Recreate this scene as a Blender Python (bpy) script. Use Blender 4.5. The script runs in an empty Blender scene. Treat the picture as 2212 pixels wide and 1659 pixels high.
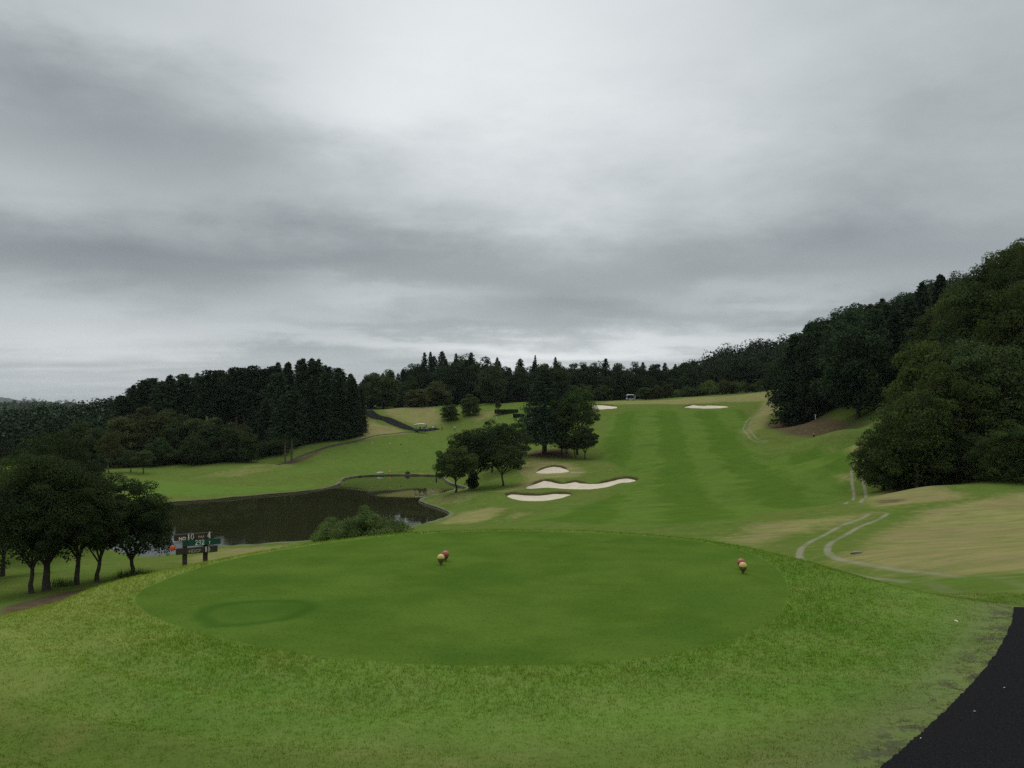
import bpy, bmesh, math, random
import numpy as np
from mathutils import Vector, Matrix, Euler
R = math.radians
rng = np.random.default_rng(7)
random.seed(7)
sc = bpy.context.scene
COL = sc.collection

# ---------------------------------------------------------------- camera
CAMZ = 3.0                                   # the tee surface is z = 0
VW, VH, VF, HOR = 2212.0, 1659.0, 1853.0, 880.0
PITCH = math.atan((HOR - VH/2)/VF)
cam = bpy.data.cameras.new('camera'); cam.sensor_width = 36; cam.lens = 36*VF/VW
cam.clip_start = 0.1; cam.clip_end = 60000
camo = bpy.data.objects.new('camera', cam); COL.objects.link(camo)
camo.location = (0, 0, CAMZ); camo.rotation_euler = (R(90) + PITCH, 0, 0)
sc.camera = camo

# ---------------------------------------------------------------- view and sampling
sc.view_settings.view_transform = 'Standard'; sc.view_settings.look = 'None'
sc.view_settings.exposure = 0.0; sc.view_settings.gamma = 1.0
sc.cycles.max_bounces = 5; sc.cycles.diffuse_bounces = 3; sc.cycles.glossy_bounces = 2
sc.cycles.transmission_bounces = 2; sc.cycles.volume_bounces = 0; sc.cycles.transparent_max_bounces = 4
sc.cycles.use_denoising = False; sc.cycles.sample_clamp_indirect = 2.0
sc.cycles.caustics_reflective = False; sc.cycles.caustics_refractive = False

# ---------------------------------------------------------------- small node helper
class NT:
    def __init__(s, tree):
        s.t = tree; s.n = tree.nodes; s.l = tree.links
    def new(s, typ, **kw):
        n = s.n.new(typ)
        for k, v in kw.items(): setattr(n, k, v)
        return n
    def put(s, sock, v):
        if v is None: return
        if hasattr(v, 'is_output'): s.l.new(v, sock)
        else: sock.default_value = v
    def math(s, op, a, b=None, c=None, clamp=False):
        n = s.new('ShaderNodeMath', operation=op, use_clamp=clamp)
        s.put(n.inputs[0], a); s.put(n.inputs[1], b); s.put(n.inputs[2], c)
        return n.outputs[0]
    def mapr(s, v, a, b, c=0.0, d=1.0, smooth=True):
        n = s.new('ShaderNodeMapRange', interpolation_type='SMOOTHSTEP' if smooth else 'LINEAR')
        n.clamp = True
        s.put(n.inputs['Value'], v)
        n.inputs['From Min'].default_value = a; n.inputs['From Max'].default_value = b
        n.inputs['To Min'].default_value = c; n.inputs['To Max'].default_value = d
        return n.outputs[0]
    def mix(s, f, a, b, mode='MIX'):
        n = s.new('ShaderNodeMix', data_type='RGBA', blend_type=mode)
        n.clamp_factor = True
        s.put(n.inputs[0], f)
        for sock, v in ((n.inputs[6], a), (n.inputs[7], b)):
            if isinstance(v, tuple) and len(v) == 3: v = (*v, 1)
            s.put(sock, v)
        return n.outputs[2]
    def noise(s, vec, scale, detail=3, rough=0.55, dist=0.0):
        n = s.new('ShaderNodeTexNoise')
        s.put(n.inputs['Vector'], vec); n.inputs['Scale'].default_value = scale
        n.inputs['Detail'].default_value = detail; n.inputs['Roughness'].default_value = rough
        n.inputs['Distortion'].default_value = dist
        return n.outputs['Fac']
    def attr(s, name):
        n = s.new('ShaderNodeAttribute', attribute_name=name); return n.outputs['Fac']
    def scale(s, vec, xyz):
        n = s.new('ShaderNodeVectorMath', operation='MULTIPLY')
        s.put(n.inputs[0], vec); n.inputs[1].default_value = xyz
        return n.outputs[0]

def material(name):
    m = bpy.data.materials.new(name); m.use_nodes = True
    m.node_tree.nodes.clear(); t = NT(m.node_tree)
    out = t.new('ShaderNodeOutputMaterial')
    b = t.new('ShaderNodeBsdfPrincipled'); t.l.new(b.outputs[0], out.inputs[0])
    return m, t, b, out

# ---------------------------------------------------------------- world: overcast sky over a thin blue one
SUN_EL, SUN_AZ = 52.0, -12.0                 # azimuth: degrees to the right of the view
def view_dir(vx, vy):
    xc, yc = (vx - VW/2)/VF, (VH/2 - vy)/VF
    F = np.array([0, math.cos(PITCH), math.sin(PITCH)]); U = np.array([0, -math.sin(PITCH), math.cos(PITCH)])
    return F + xc*np.array([1., 0, 0]) + yc*U
world = bpy.data.worlds.new('World'); sc.world = world; world.use_nodes = True
world.cycles.sampling_method = 'MANUAL'; world.cycles.sample_map_resolution = 256
world.node_tree.nodes.clear(); w = NT(world.node_tree)
wout = w.new('ShaderNodeOutputWorld')
sky = w.new('ShaderNodeTexSky', sky_type='NISHITA'); sky.sun_disc = False
sky.sun_elevation = R(SUN_EL); sky.sun_rotation = R(SUN_AZ); sky.air_density = 1.0; sky.dust_density = 3.0
tc = w.new('ShaderNodeTexCoord'); dvec = tc.outputs['Generated']
sep = w.new('ShaderNodeSeparateXYZ'); w.put(sep.inputs[0], dvec)
dx, dy, dz = sep.outputs
zc = w.math('ADD', w.math('MAXIMUM', dz, 0.0), 0.07)
comb = w.new('ShaderNodeCombineXYZ')
w.put(comb.inputs[0], w.math('DIVIDE', dx, zc)); w.put(comb.inputs[1], w.math('DIVIDE', dy, zc))
plane = comb.outputs[0]
n1 = w.noise(w.scale(plane, (0.65, 0.75, 1)), 0.5, 3, 0.5, 0.3)
n2 = w.noise(w.scale(plane, (0.5, 0.9, 1)), 1.2, 4, 0.5, 0.4)
n3 = w.noise(w.scale(dvec, (2.4, 2.4, 6.0)), 1.9, 6, 0.62, 0.1)
warp = w.math('ADD', w.math('MULTIPLY', w.math('SUBTRACT', n2, 0.5), 0.06), w.math('MULTIPLY', w.math('SUBTRACT', n3, 0.5), 0.10))
warp2 = w.math('MULTIPLY', w.math('SUBTRACT', n1, 0.5), 0.30)
gxz = w.new('ShaderNodeCombineXYZ')
w.put(gxz.inputs[0], w.math('ADD', dx, warp2)); w.put(gxz.inputs[1], w.math('MULTIPLY_ADD', warp2, 0.12, w.math('ADD', dz, warp)))
front = w.mapr(dy, 0.0, 0.4)
# cloud banks: centre in view pixels, half widths, brightness change
BANKS = [(1050, 120, 540, 250, 0.31), (770, 250, 170, 60, 0.12), (1400, 230, 330, 130, 0.06), (100, 215, 330, 115, -0.13),
         (430, 330, 300, 90, -0.08), (30, 375, 150, 50, 0.07), (130, 35, 260, 50, 0.08),
         (600, 545, 800, 85, -0.19), (120, 600, 320, 55, -0.08), (1500, 560, 500, 90, -0.08), (2000, 400, 300, 220, -0.07),
         (250, 720, 460, 60, 0.15), (900, 640, 250, 22, 0.12), (1250, 660, 190, 40, -0.12), (1560, 640, 220, 22, 0.11),
         (1750, 685, 160, 25, -0.11), (1350, 745, 420, 30, 0.25), (850, 705, 300, 16, -0.10), (640, 770, 110, 18, -0.13),
         (1050, 750, 260, 26, 0.12)]
acc = None
for (bx, by, hw, hh, amp) in BANKS:
    d = view_dir(bx, by); d = d/np.linalg.norm(d); ix, iz = VF/hw, VF/hh
    ma = w.new('ShaderNodeVectorMath', operation='MULTIPLY_ADD'); w.put(ma.inputs[0], gxz.outputs[0])
    ma.inputs[1].default_value = (ix, iz, 0); ma.inputs[2].default_value = (-d[0]*ix, -d[2]*iz, 0)
    dt = w.new('ShaderNodeVectorMath', operation='DOT_PRODUCT'); w.put(dt.inputs[0], ma.outputs[0]); w.put(dt.inputs[1], ma.outputs[0])
    g = w.math('POWER', 0.4066, dt.outputs['Value'])
    acc = w.math('MULTIPLY_ADD', g, amp, 0.0 if acc is None else acc)
val = w.math('ADD', 0.50, w.mapr(dz, 0.35, 0.9, 0.0, 0.16))
val = w.math('MULTIPLY_ADD', w.math('SUBTRACT', n1, 0.5), 0.30, val)
n2a = w.math('MULTIPLY', w.math('SUBTRACT', n2, 0.5), w.mapr(dz, 0.03, 0.25, 0.20, 0.13))
val = w.math('ADD', val, w.math('MULTIPLY_ADD', w.math('SUBTRACT', n3, 0.5), 0.22, n2a))
val = w.math('MULTIPLY_ADD', acc, front, val)
val = w.math('MINIMUM', w.math('MAXIMUM', val, 0.22), 0.92)
tint = w.new('ShaderNodeValToRGB')
w.put(tint.inputs[0], val)
e = tint.color_ramp.elements
e[0].position = 0.25; e[0].color = (0.228, 0.262, 0.285, 1)
e[1].position = 0.92; e[1].color = (0.86, 0.90, 0.915, 1)
k = e.new(0.5); k.color = (0.455, 0.500, 0.518, 1)
bg1 = w.new('ShaderNodeBackground'); w.put(bg1.inputs[0], sky.outputs[0]); bg1.inputs[1].default_value = 0.07
bg2 = w.new('ShaderNodeBackground'); zg = w.new('ShaderNodeVectorMath', operation='SCALE'); w.put(zg.inputs[0], tint.outputs[0]); w.put(zg.inputs['Scale'], w.mapr(dz, 0.40, 1.0, 1.0, 1.55, False)); w.put(bg2.inputs[0], zg.outputs[0]); bg2.inputs[1].default_value = 1.0
wm = w.new('ShaderNodeMixShader'); wm.inputs[0].default_value = 0.95
w.l.new(bg1.outputs[0], wm.inputs[1]); w.l.new(bg2.outputs[0], wm.inputs[2]); w.l.new(wm.outputs[0], wout.inputs[0])

# ---------------------------------------------------------------- sun behind the cloud
sl = bpy.data.lights.new('sun', 'SUN'); sl.energy = 1.2; sl.angle = R(40); sl.color = (1.0, 0.97, 0.92)
so = bpy.data.objects.new('sun', sl); COL.objects.link(so)
sd_ = Vector((math.sin(R(SUN_AZ))*math.cos(R(SUN_EL)), math.cos(R(SUN_AZ))*math.cos(R(SUN_EL)), math.sin(R(SUN_EL))))
so.rotation_euler = sd_.to_track_quat('Z', 'Y').to_euler(); so.location = (0, 0, 80)

# ---------------------------------------------------------------- generic mesh helpers
def mesh_np(name, V, F, smooth=False):
    V = np.asarray(V, np.float32); F = np.asarray(F, np.int32)
    me = bpy.data.meshes.new(name); k = F.shape[1]
    me.vertices.add(len(V)); me.vertices.foreach_set('co', V.ravel())
    me.loops.add(F.size); me.loops.foreach_set('vertex_index', F.ravel())
    me.polygons.add(len(F)); me.polygons.foreach_set('loop_start', np.arange(0, F.size, k, dtype=np.int32))
    me.update(calc_edges=True)
    me.polygons.foreach_set('use_smooth', np.full(len(F), smooth))
    me.update()
    return me
def fattr(me, name, vals):
    a = me.attributes.new(name, 'FLOAT', 'POINT'); a.data.foreach_set('value', np.asarray(vals, np.float32))
def link(name, me, mat=None, parent=None):
    o = bpy.data.objects.new(name, me); COL.objects.link(o)
    if mat is not None and me is not None and not me.materials: me.materials.append(mat)
    if parent is not None: o.parent = parent
    return o
def tag(o, label=None, cat=None, group=None, kind=None):
    if label: o['label'] = label
    if cat: o['category'] = cat
    if group: o['group'] = group
    if kind: o['kind'] = kind
    return o
def empty(name, loc=(0, 0, 0), rz=0.0):
    o = bpy.data.objects.new(name, None); COL.objects.link(o); o.location = loc; o.rotation_euler = (0, 0, rz)
    o.empty_display_size = 0.3
    return o
def copy_tree(o, parent=None):
    c = o.copy(); COL.objects.link(c); c.parent = parent
    for ch in o.children: copy_tree(ch, c)
    return c
class MB:
    """collects shapes into one mesh"""
    def __init__(s): s.bm = bmesh.new()
    def box(s, c, size, rot=None, bevel=0.0):
        r = bmesh.ops.create_cube(s.bm, size=1.0); vs = r['verts']
        M = Matrix.Translation(c) @ (rot.to_matrix().to_4x4() if rot else Matrix()) @ Matrix.Diagonal((*size, 1))
        bmesh.ops.transform(s.bm, matrix=M, verts=vs)
        if bevel:
            ed = list({e for v in vs for e in v.link_edges})
            bmesh.ops.bevel(s.bm, geom=ed, offset=bevel, segments=2, affect='EDGES', profile=0.5)
        return s
    def tube(s, pts, rad, n=8, cap=True):
        pts = [Vector(p) for p in pts]; rings = []
        if not hasattr(rad, '__len__'): rad = [rad]*len(pts)
        for i, p in enumerate(pts):
            d = (pts[min(i+1, len(pts)-1)] - pts[max(i-1, 0)]).normalized()
            a = d.cross(Vector((0, 0, 1)));
            if a.length < 1e-3: a = Vector((1, 0, 0))
            a.normalize(); b = d.cross(a)
            rings.append([s.bm.verts.new(p + (a*math.cos(t) + b*math.sin(t))*rad[i]) for t in [2*math.pi*j/n for j in range(n)]])
        for r0, r1 in zip(rings, rings[1:]):
            for j in range(n): s.bm.faces.new((r0[j], r0[(j+1) % n], r1[(j+1) % n], r1[j]))
        if cap:
            s.bm.faces.new(rings[0][::-1]); s.bm.faces.new(rings[-1])
        return s
    def lathe(s, prof, n=16, c=(0, 0, 0)):
        rings = []
        for (r, z) in prof:
            rings.append([s.bm.verts.new((c[0] + r*math.cos(2*math.pi*j/n), c[1] + r*math.sin(2*math.pi*j/n), c[2] + z)) for j in range(n)])
        for r0, r1 in zip(rings, rings[1:]):
            for j in range(n): s.bm.faces.new((r0[j], r0[(j+1) % n], r1[(j+1) % n], r1[j]))
        s.bm.faces.new(rings[0][::-1]); s.bm.faces.new(rings[-1])
        return s
    def mesh(s, name, smooth=False):
        bmesh.ops.recalc_face_normals(s.bm, faces=s.bm.faces)
        me = bpy.data.meshes.new(name); s.bm.to_mesh(me); s.bm.free()
        if smooth:
            for p in me.polygons: p.use_smooth = True
        return me
    def build(s, name, mat, parent=None, smooth=False):
        return link(name, s.mesh(name, smooth), mat, parent)

def catmull(P, n=8, closed=True):
    P = np.asarray(P, float); N = len(P); out = []
    rg = range(N) if closed else range(N-1)
    for i in rg:
        if closed: p0, p1, p2, p3 = P[i-1], P[i], P[(i+1) % N], P[(i+2) % N]
        else: p0, p1, p2, p3 = P[max(i-1, 0)], P[i], P[i+1], P[min(i+2, N-1)]
        for t in np.arange(n)/n:
            out.append(0.5*((2*p1) + (-p0+p2)*t + (2*p0-5*p1+4*p2-p3)*t*t + (-p0+3*p1-3*p2+p3)*t**3))
    if not closed: out.append(P[-1])
    return np.array(out)
def sstep(a, b, x):
    t = np.clip((x-a)/(b-a), 0, 1); return t*t*(3-2*t)
def seg_dist(x, y, P, closed):
    d = np.full(x.shape, 1e9); N = len(P)
    for i in range(N if closed else N-1):
        ax, ay = P[i][:2]; bx, by = P[(i+1) % N][:2]
        ex, ey = bx-ax, by-ay; L = ex*ex+ey*ey+1e-12
        t = np.clip(((x-ax)*ex+(y-ay)*ey)/L, 0, 1)
        d = np.minimum(d, (x-ax-t*ex)**2+(y-ay-t*ey)**2)
    return np.sqrt(d)
def poly_sd(x, y, P, pad=30.0):
    """signed distance to a closed outline, positive inside; -pad far away"""
    x = np.asarray(x, float); y = np.asarray(y, float); P = np.asarray(P)
    out = np.full(x.shape, -pad)
    m = (x > P[:, 0].min()-pad) & (x < P[:, 0].max()+pad) & (y > P[:, 1].min()-pad) & (y < P[:, 1].max()+pad)
    if not m.any(): return out
    xs, ys = x[m], y[m]
    d = seg_dist(xs, ys, P, True); ins = np.zeros(xs.shape, bool); N = len(P)
    for i in range(N):
        ax, ay = P[i][:2]; bx, by = P[(i+1) % N][:2]
        if ay == by: continue
        c = ((ay > ys) != (by > ys)) & (xs < (bx-ax)*(ys-ay)/(by-ay)+ax)
        ins ^= c
    out[m] = np.clip(np.where(ins, d, -d), -pad, None)
    return out

# ---------------------------------------------------------------- where things lie: points of the place from sight lines
def at(vx, vy, D):
    d = view_dir(vx, vy); p = d*(D/d[1]); return np.array([p[0], p[1], p[2]+CAMZ])
def xat(vx, D): return (vx - VW/2)/VF*D*1.0004
def on_plane(vx, vy, z):
    d = view_dir(vx, vy); s = (z - CAMZ)/d[2]; return np.array([d[0]*s, d[1]*s])
WATER = CAMZ - 15.1

CP = [at(*p) for p in [
    (2212, 1285, 14), (2212, 1659, 7), (2212, 1450, 9.7), (2000, 1252, 20), (2120, 1275, 16), (1830, 1228, 32), (1735, 1190, 42), (1800, 1160, 52), (1890, 1105, 70),
    (1700, 1150, 58), (1550, 1130, 65), (2212, 1240, 22), (2212, 1150, 45), (2212, 1062, 75), (2050, 1180, 40), (2050, 1110, 65), (1950, 1200, 33),
    (2000, 1050, 82), (1900, 1078, 88), (1640, 1100, 85), (1400, 1110, 90), (1250, 1112, 95), (1450, 1060, 115), (1700, 1060, 108),
    (1860, 1070, 102), (1850, 985, 140), (1500, 1000, 150), (1700, 980, 155), (1450, 930, 200), (1650, 930, 195), (1600, 890, 250),
    (1400, 890, 250), (1524, 877, 270), (1307, 879, 265), (1360, 867, 294), (1480, 860, 296), (1600, 850, 300), (1680, 842, 300), (1660, 890, 245), (1750, 915, 205),
    (1850, 905, 200), (1800, 950, 170), (1900, 960, 150), (1190, 1015, 162), (1260, 1045, 142), (1370, 1037, 146), (1165, 1072, 128), (1300, 1080, 118),
    (1176, 980, 185), (1265, 990, 178), (985, 1066, 138), (1087, 1052, 145), (1030, 1054, 146), (1030, 1104, 117), (1100, 1100, 113), (1060, 1075, 130), (1150, 1125, 92),
    (300, 1062, 148), (230, 1040, 165), (420, 1032, 178), (620, 995, 205), (700, 962, 222), (780, 945, 230), (600, 1032, 172), (520, 1010, 190),
    (850, 990, 212), (850, 1016, 192), (940, 942, 238), (905, 932, 248), (955, 930, 255), (985, 930, 256), (1050, 920, 252), (1100, 900, 262), (1050, 879, 285),
    (860, 881, 292), (800, 888, 285), (880, 925, 252), (960, 905, 270), (1120, 950, 225), (1000, 975, 215), (1060, 1000, 192), (700, 1010, 185),
    (106, 1275, 57), (215, 1257, 60), (291, 1244, 63), (0, 1330, 46), (50, 1300, 51), (370, 1206, 80), (450, 1198, 80), (550, 1186, 85), (640, 1178, 89), (30, 1230, 75),
    (785, 1172, 92), (880, 1145, 101), (950, 1132, 108)]]
CP += [np.array([a, b, c + CAMZ]) for (a, b, c) in [
    (-14, 15, -8), (-10, 30, -10), (-16, 34, -10.5), (0, 34, -9.3), (6, 40, -8.6), (12, 28, -5.6), (0, 7, -3.06), (-5, 7, -3.12), (-9, 10, -4.6), (-8.6, 5, -3.9), (-9, 14, -6), (5, 7, -2.96), (0, 0, -1.75), (-12, 0, -3.2), (12, 0, -1.6),
    (0, -20, -1.0), (-40, -20, -6), (40, -20, 2), (0, -120, 0), (-150, -100, -10), (150, -100, 10), (-60, 40, -12.5), (-60, 100, -15.5), (-120, 60, -15), (-200, 0, -16),
    (-130, 200, -15.5), (-170, 250, -15), (-260, 300, -12), (-300, 400, -10), (-330, 150, -17), (-60, 260, -8), (-85, 250, -10), (-40, 300, -1),
    (42, 95, -9), (51, 96, -8), (53, 88, -6.5), (54, 110, -2.5), (64, 130, 2), (63, 119, 4), (74, 140, 7), (69, 120, 8.5), (84, 145, 13), (72, 118, 10), (90, 150, 17), (88, 165, 10), (60, 155, -4), (80, 200, 5),
    (110, 255, 15), (88, 238, 6), (70, 216, -2.5), (128, 262, 20), (150, 250, 30), (120, 200, 24), (60, 85, -5), (110, 100, 18), (160, 100, 32), (220, 200, 48), (60, 40, -1.5), (90, 30, 6),
    (0, 340, 1.5), (-80, 340, 0), (60, 340, 3), (120, 340, 10), (120, 450, 22), (150, 450, 26), (60, 450, 8), (0, 480, 0), (-120, 480, -8), (220, 400, 40), (-200, 500, -9)]]
CP = np.array(CP)
def _tps_fit(P, lam=6.0):
    n = len(P); X = P[:, :2]/100.0
    d2 = ((X[:, None]-X[None])**2).sum(-1); K = 0.5*d2*np.log(d2+1e-12)
    A = np.zeros((n+3, n+3)); A[:n, :n] = K + lam*1e-4*np.eye(n); A[:n, n] = 1; A[:n, n+1:] = X; A[n, :n] = 1; A[n+1:, :n] = X.T
    return np.linalg.solve(A, np.r_[P[:, 2], 0, 0, 0]), X
TW, TX = _tps_fit(CP)
def base_h(x, y):
    x = np.asarray(x, float); y = np.asarray(y, float); sh = x.shape; xf = x.ravel()/100; yf = y.ravel()/100
    o = TW[-3] + TW[-2]*xf + TW[-1]*yf
    for i in range(len(TX)):
        d2 = (xf-TX[i, 0])**2+(yf-TX[i, 1])**2
        o += TW[i]*0.5*d2*np.log(d2+1e-12)
    r = np.hypot(xf, yf)*100
    far = -14.0 + 6*np.sin(xf*1.3)*np.cos(yf*0.9)
    t = sstep(420, 750, r)
    return (np.clip(o, -25, 60)*(1-t) + far*t).reshape(sh)

# the tee mound
crest_v = [(-260, 1450), (-120, 1385), (0, 1341), (100, 1304), (200, 1271), (300, 1241), (400, 1219), (500, 1198), (600, 1180), (700, 1164), (800, 1152), (900, 1143), (1000, 1139),
           (1106, 1137), (1250, 1139), (1400, 1148), (1500, 1158), (1600, 1175), (1700, 1199), (1780, 1222), (1850, 1241), (1950, 1266), (2100, 1300), (2300, 1420)]
CREST = np.array([on_plane(a, b+4, 0.05) for a, b in crest_v] + [(7.5, 5.5), (2, 3.0), (-5, 3.5), (-8.2, 6)])
def mound_h(x, y):
    s = np.maximum(-poly_sd(x, y, CREST, 40.0), 0)
    return -(np.sqrt(s*s+0.8)-math.sqrt(0.8))*0.62
tee_v = [(330, 1263), (400, 1236), (500, 1208), (600, 1189), (700, 1174), (850, 1157), (1000, 1149), (1150, 1147), (1300, 1152), (1450, 1163), (1550, 1177), (1640, 1204), (1690, 1240),
         (1703, 1285), (1680, 1330), (1600, 1375), (1500, 1403), (1350, 1425), (1200, 1436), (1000, 1438), (850, 1431), (700, 1418), (550, 1395), (430, 1368), (340, 1335), (290, 1303), (298, 1282)]
TEE = catmull([on_plane(a, b, 0.0) for a, b in tee_v], 4)
# pond outline
pond_v = [(365, 1088), (450, 1082), (560, 1072), (650, 1064), (700, 1057), (733, 1047), (742, 1037), (768, 1031), (810, 1028), (870, 1027), (930, 1028), (950, 1030), (970, 1045), (1006, 1056),
          (985, 1061), (934, 1072), (906, 1082), (914, 1089), (954, 1103), (970, 1114), (944, 1127), (880, 1142), (800, 1160), (680, 1171), (556, 1180), (472, 1185), (367, 1202), (300, 1205), (235, 1185), (200, 1140), (240, 1100)]
POND = catmull([on_plane(a, b, WATER) for a, b in pond_v], 5)

def height0(x, y):
    a = base_h(x, y); b = mound_h(x, y); kk = 0.35
    h = np.maximum(kk - np.abs(a-b), 0)/kk
    z = np.maximum(a, b) + h*h*kk*0.25
    ts = -poly_sd(x, y, TEE, 6.0); tm = sstep(0.6, 1.2, ts)*sstep(4.5, 3.0, ts)*sstep(1.0, -3.0, x)*(y < 24)
    z = z - 0.045*tm*(np.sin(ts*6.0+0.3*np.sin(x*1.3))+0.5)
    r = np.hypot(x, y)
    und = (np.sin(x*0.21+1)*np.cos(y*0.17) + 0.6*np.sin(x*0.11-y*0.23+2) + 0.4*np.sin(x*0.37+y*0.31))*0.16*sstep(35, 80, r)
    z = z + und*sstep(900, 400, r)
    s = poly_sd(x, y, POND, 40.0)
    land = np.maximum(z, WATER + 0.28 + 0.03*np.maximum(-s, 0) - 8*sstep(8, 38, -s))
    land = WATER+0.28 + (land-(WATER+0.28))*sstep(0.0, 6.0, -s-0.6)
    zz = np.where(s > -40+1e-3, land, z)
    return np.where(s > -0.55, np.minimum(WATER+0.28, WATER + 0.2 - 1.6*sstep(-0.5, 1.6, s)), zz)

def v2w(vx, vy, dmin=6.0, dmax=400.0):
    """where a sight line first meets the ground"""
    d = view_dir(vx, vy); t = np.geomspace(dmin, dmax, 900)
    x, y, z = d[0]*t/d[1], t, CAMZ + d[2]*t/d[1]
    h = base_cache(x, y); below = np.nonzero(z <= h)[0]
    i = below[0] if len(below) else len(t)-1
    return np.array([x[i], y[i]])
def base_cache(x, y): return height0(x, y)

# bunkers
def patch(pts, dmin=30): return np.array([v2w(a, b, dmin) for a, b in pts])
BUNK_V = {
 'small': [(1158, 1019), (1175, 1011), (1195, 1007), (1215, 1009), (1229, 1016), (1222, 1020), (1195, 1022), (1165, 1022)],
 'long': [(1134, 1054), (1150, 1046), (1172, 1038), (1190, 1039), (1215, 1044), (1240, 1040), (1260, 1043), (1285, 1044), (1310, 1040), (1335, 1034), (1360, 1032), (1380, 1037), (1365, 1041), (1335, 1044), (1310, 1052), (1280, 1056), (1230, 1056), (1180, 1053), (1155, 1055)],
 'near': [(1090, 1071), (1105, 1066), (1130, 1068), (1165, 1069), (1200, 1065), (1235, 1067), (1225, 1071), (1200, 1078), (1170, 1082), (1130, 1081), (1105, 1076)],
 'far left': [(1262, 880), (1285, 875), (1305, 875), (1333, 879), (1325, 882), (1300, 884), (1275, 884)],
 'far right': [(1477, 879), (1495, 875), (1515, 876), (1545, 875), (1572, 878), (1560, 881), (1525, 882), (1490, 881)]}
BUNK = {k: catmull(patch(v, 80), 4) for k, v in BUNK_V.items()}
def height(x, y):
    z = height0(x, y)
    for P in BUNK.values():
        s = poly_sd(x, y, P, 12.0)
        z = z + 0.32*sstep(-2.2, -0.2, s)*sstep(1.0, 0.0, s)*sstep(-0.5, 2.0, y-P[:, 1].mean()) - 0.9*sstep(-0.15, 0.8, s)
    return z
def gz(x, y): return float(height(np.array([x]), np.array([y]))[0])

# ---------------------------------------------------------------- ground colour fields
FAIR = patch([(1120, 1127), (1260, 1095), (1330, 1066), (1392, 1037), (1300, 992), (1312, 902), (1400, 884), (1600, 884), (1640, 902), (1600, 950), (1650, 985), (1800, 962), (1850, 975), (1835, 1060), (1790, 1090), (1650, 1108), (1500, 1132), (1300, 1134)], 40)
LGREEN = patch([(232, 1046), (330, 1038), (430, 1046), (520, 1052), (640, 1050), (690, 1046), (650, 1056), (540, 1064), (420, 1072), (330, 1068)], 100)
LFAIR = patch([(560, 1035), (700, 985), (800, 955), (900, 945), (1040, 935), (1100, 915), (1130, 950), (1000, 990), (960, 1015), (850, 1018), (740, 1030)], 100)
STRAW = [(patch(p, dm), st, sf) for p, st, sf, dm in [
    ([(1790, 1212), (1850, 1190), (1900, 1150), (1990, 1105), (2100, 1082), (2212, 1064), (2420, 1040), (2420, 1275), (2212, 1264), (2050, 1242), (1900, 1228)], 0.92, 2.0, 22),
    ([(1560, 1168), (1640, 1132), (1760, 1119), (1888, 1106), (1850, 1125), (1760, 1150), (1700, 1152), (1630, 1180)], 0.85, 2.5, 30),
    ([(1850, 1078), (1930, 1060), (2020, 1052), (2100, 1075), (2000, 1088), (1880, 1098)], 0.9, 2.0, 40),
    ([(1280, 871), (1350, 866), (1450, 863), (1560, 856), (1680, 843), (1690, 880), (1660, 905), (1620, 945), (1600, 935), (1630, 892), (1650, 866), (1560, 868), (1400, 873)], 0.85, 3.0, 180),
    ([(1060, 1062), (1120, 1050), (1140, 1035), (1110, 1005), (1150, 988), (1230, 1000), (1270, 1020), (1240, 1031), (1180, 1034), (1130, 1058), (1090, 1064)], 0.9, 2.5, 80),
    ([(950, 1131), (1000, 1106), (1060, 1096), (1092, 1098), (1065, 1120), (1010, 1132)], 1.0, 2.0, 60),
    ([(1110, 1120), (1150, 1110), (1120, 1108), (1090, 1118)], 0.7, 2.0, 60),
    ([(915, 1083), (985, 1063), (1050, 1068), (1010, 1084), (950, 1092)], 0.45, 2.0, 80),
    ([(785, 900), (860, 927), (885, 936), (790, 950), (765, 945)], 0.9, 2.0, 150),
    ([(805, 884), (950, 884), (962, 912), (930, 922), (890, 917), (830, 895)], 0.75, 3.0, 150),
    ([(1000, 900), (1080, 884), (1110, 885), (1080, 898), (1030, 912)], 0.6, 3.0, 150),
    ([(390, 1212), (470, 1186), (560, 1181), (640, 1176), (640, 1190), (560, 1200), (430, 1226)], 0.7, 1.5, 50),
    ([(1800, 1026), (1845, 1020), (1850, 1040), (1815, 1042)], 0.8, 1.5, 60),
    ([(1795, 968), (1880, 962), (1890, 978), (1830, 982)], 0.7, 2.0, 80),
    ([(420, 1032), (620, 998), (640, 1008), (520, 1030)], 0.45, 2.5, 120),
    ([(740, 1024), (900, 1020), (930, 1024), (770, 1029)], 0.4, 2.0, 120)]]
SOIL = [(patch(p, dm), st, sf) for p, st, sf, dm in [
    ([(1652, 914), (1690, 904), (1750, 908), (1820, 905), (1890, 908), (1890, 920), (1840, 926), (1800, 938), (1740, 946), (1690, 940), (1662, 928)], 0.75, 4.0, 120),
    ([(0, 1312), (120, 1282), (250, 1262), (300, 1246), (290, 1256), (150, 1302), (0, 1342)], 0.85, 1.2, 35),
    ([(610, 1000), (700, 965), (790, 946), (790, 952), (700, 972), (625, 1003)], 0.8, 2.0, 150),
    ([(1105, 990), (1150, 974), (1230, 972), (1245, 990), (1180, 992)], 0.75, 1.5, 100),
    ([(1880, 1082), (1960, 1075), (1960, 1084), (1890, 1092)], 0.55, 1.0, 60)]]
TRACKS = [catmull(patch(p, dm), 6, False) for p, dm in [
    ([(2212, 1288), (2120, 1268), (2000, 1250), (1900, 1239), (1830, 1226), (1775, 1212), (1757, 1192), (1775, 1170), (1835, 1138), (1900, 1108)], 11),
    ([(1842, 1088), (1858, 1070), (1852, 1035), (1853, 1005), (1866, 985)], 60),
    ([(1660, 955), (1625, 945), (1612, 925), (1640, 897), (1682, 862)], 120)]]
T1_END = TRACKS[0][0]
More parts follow.
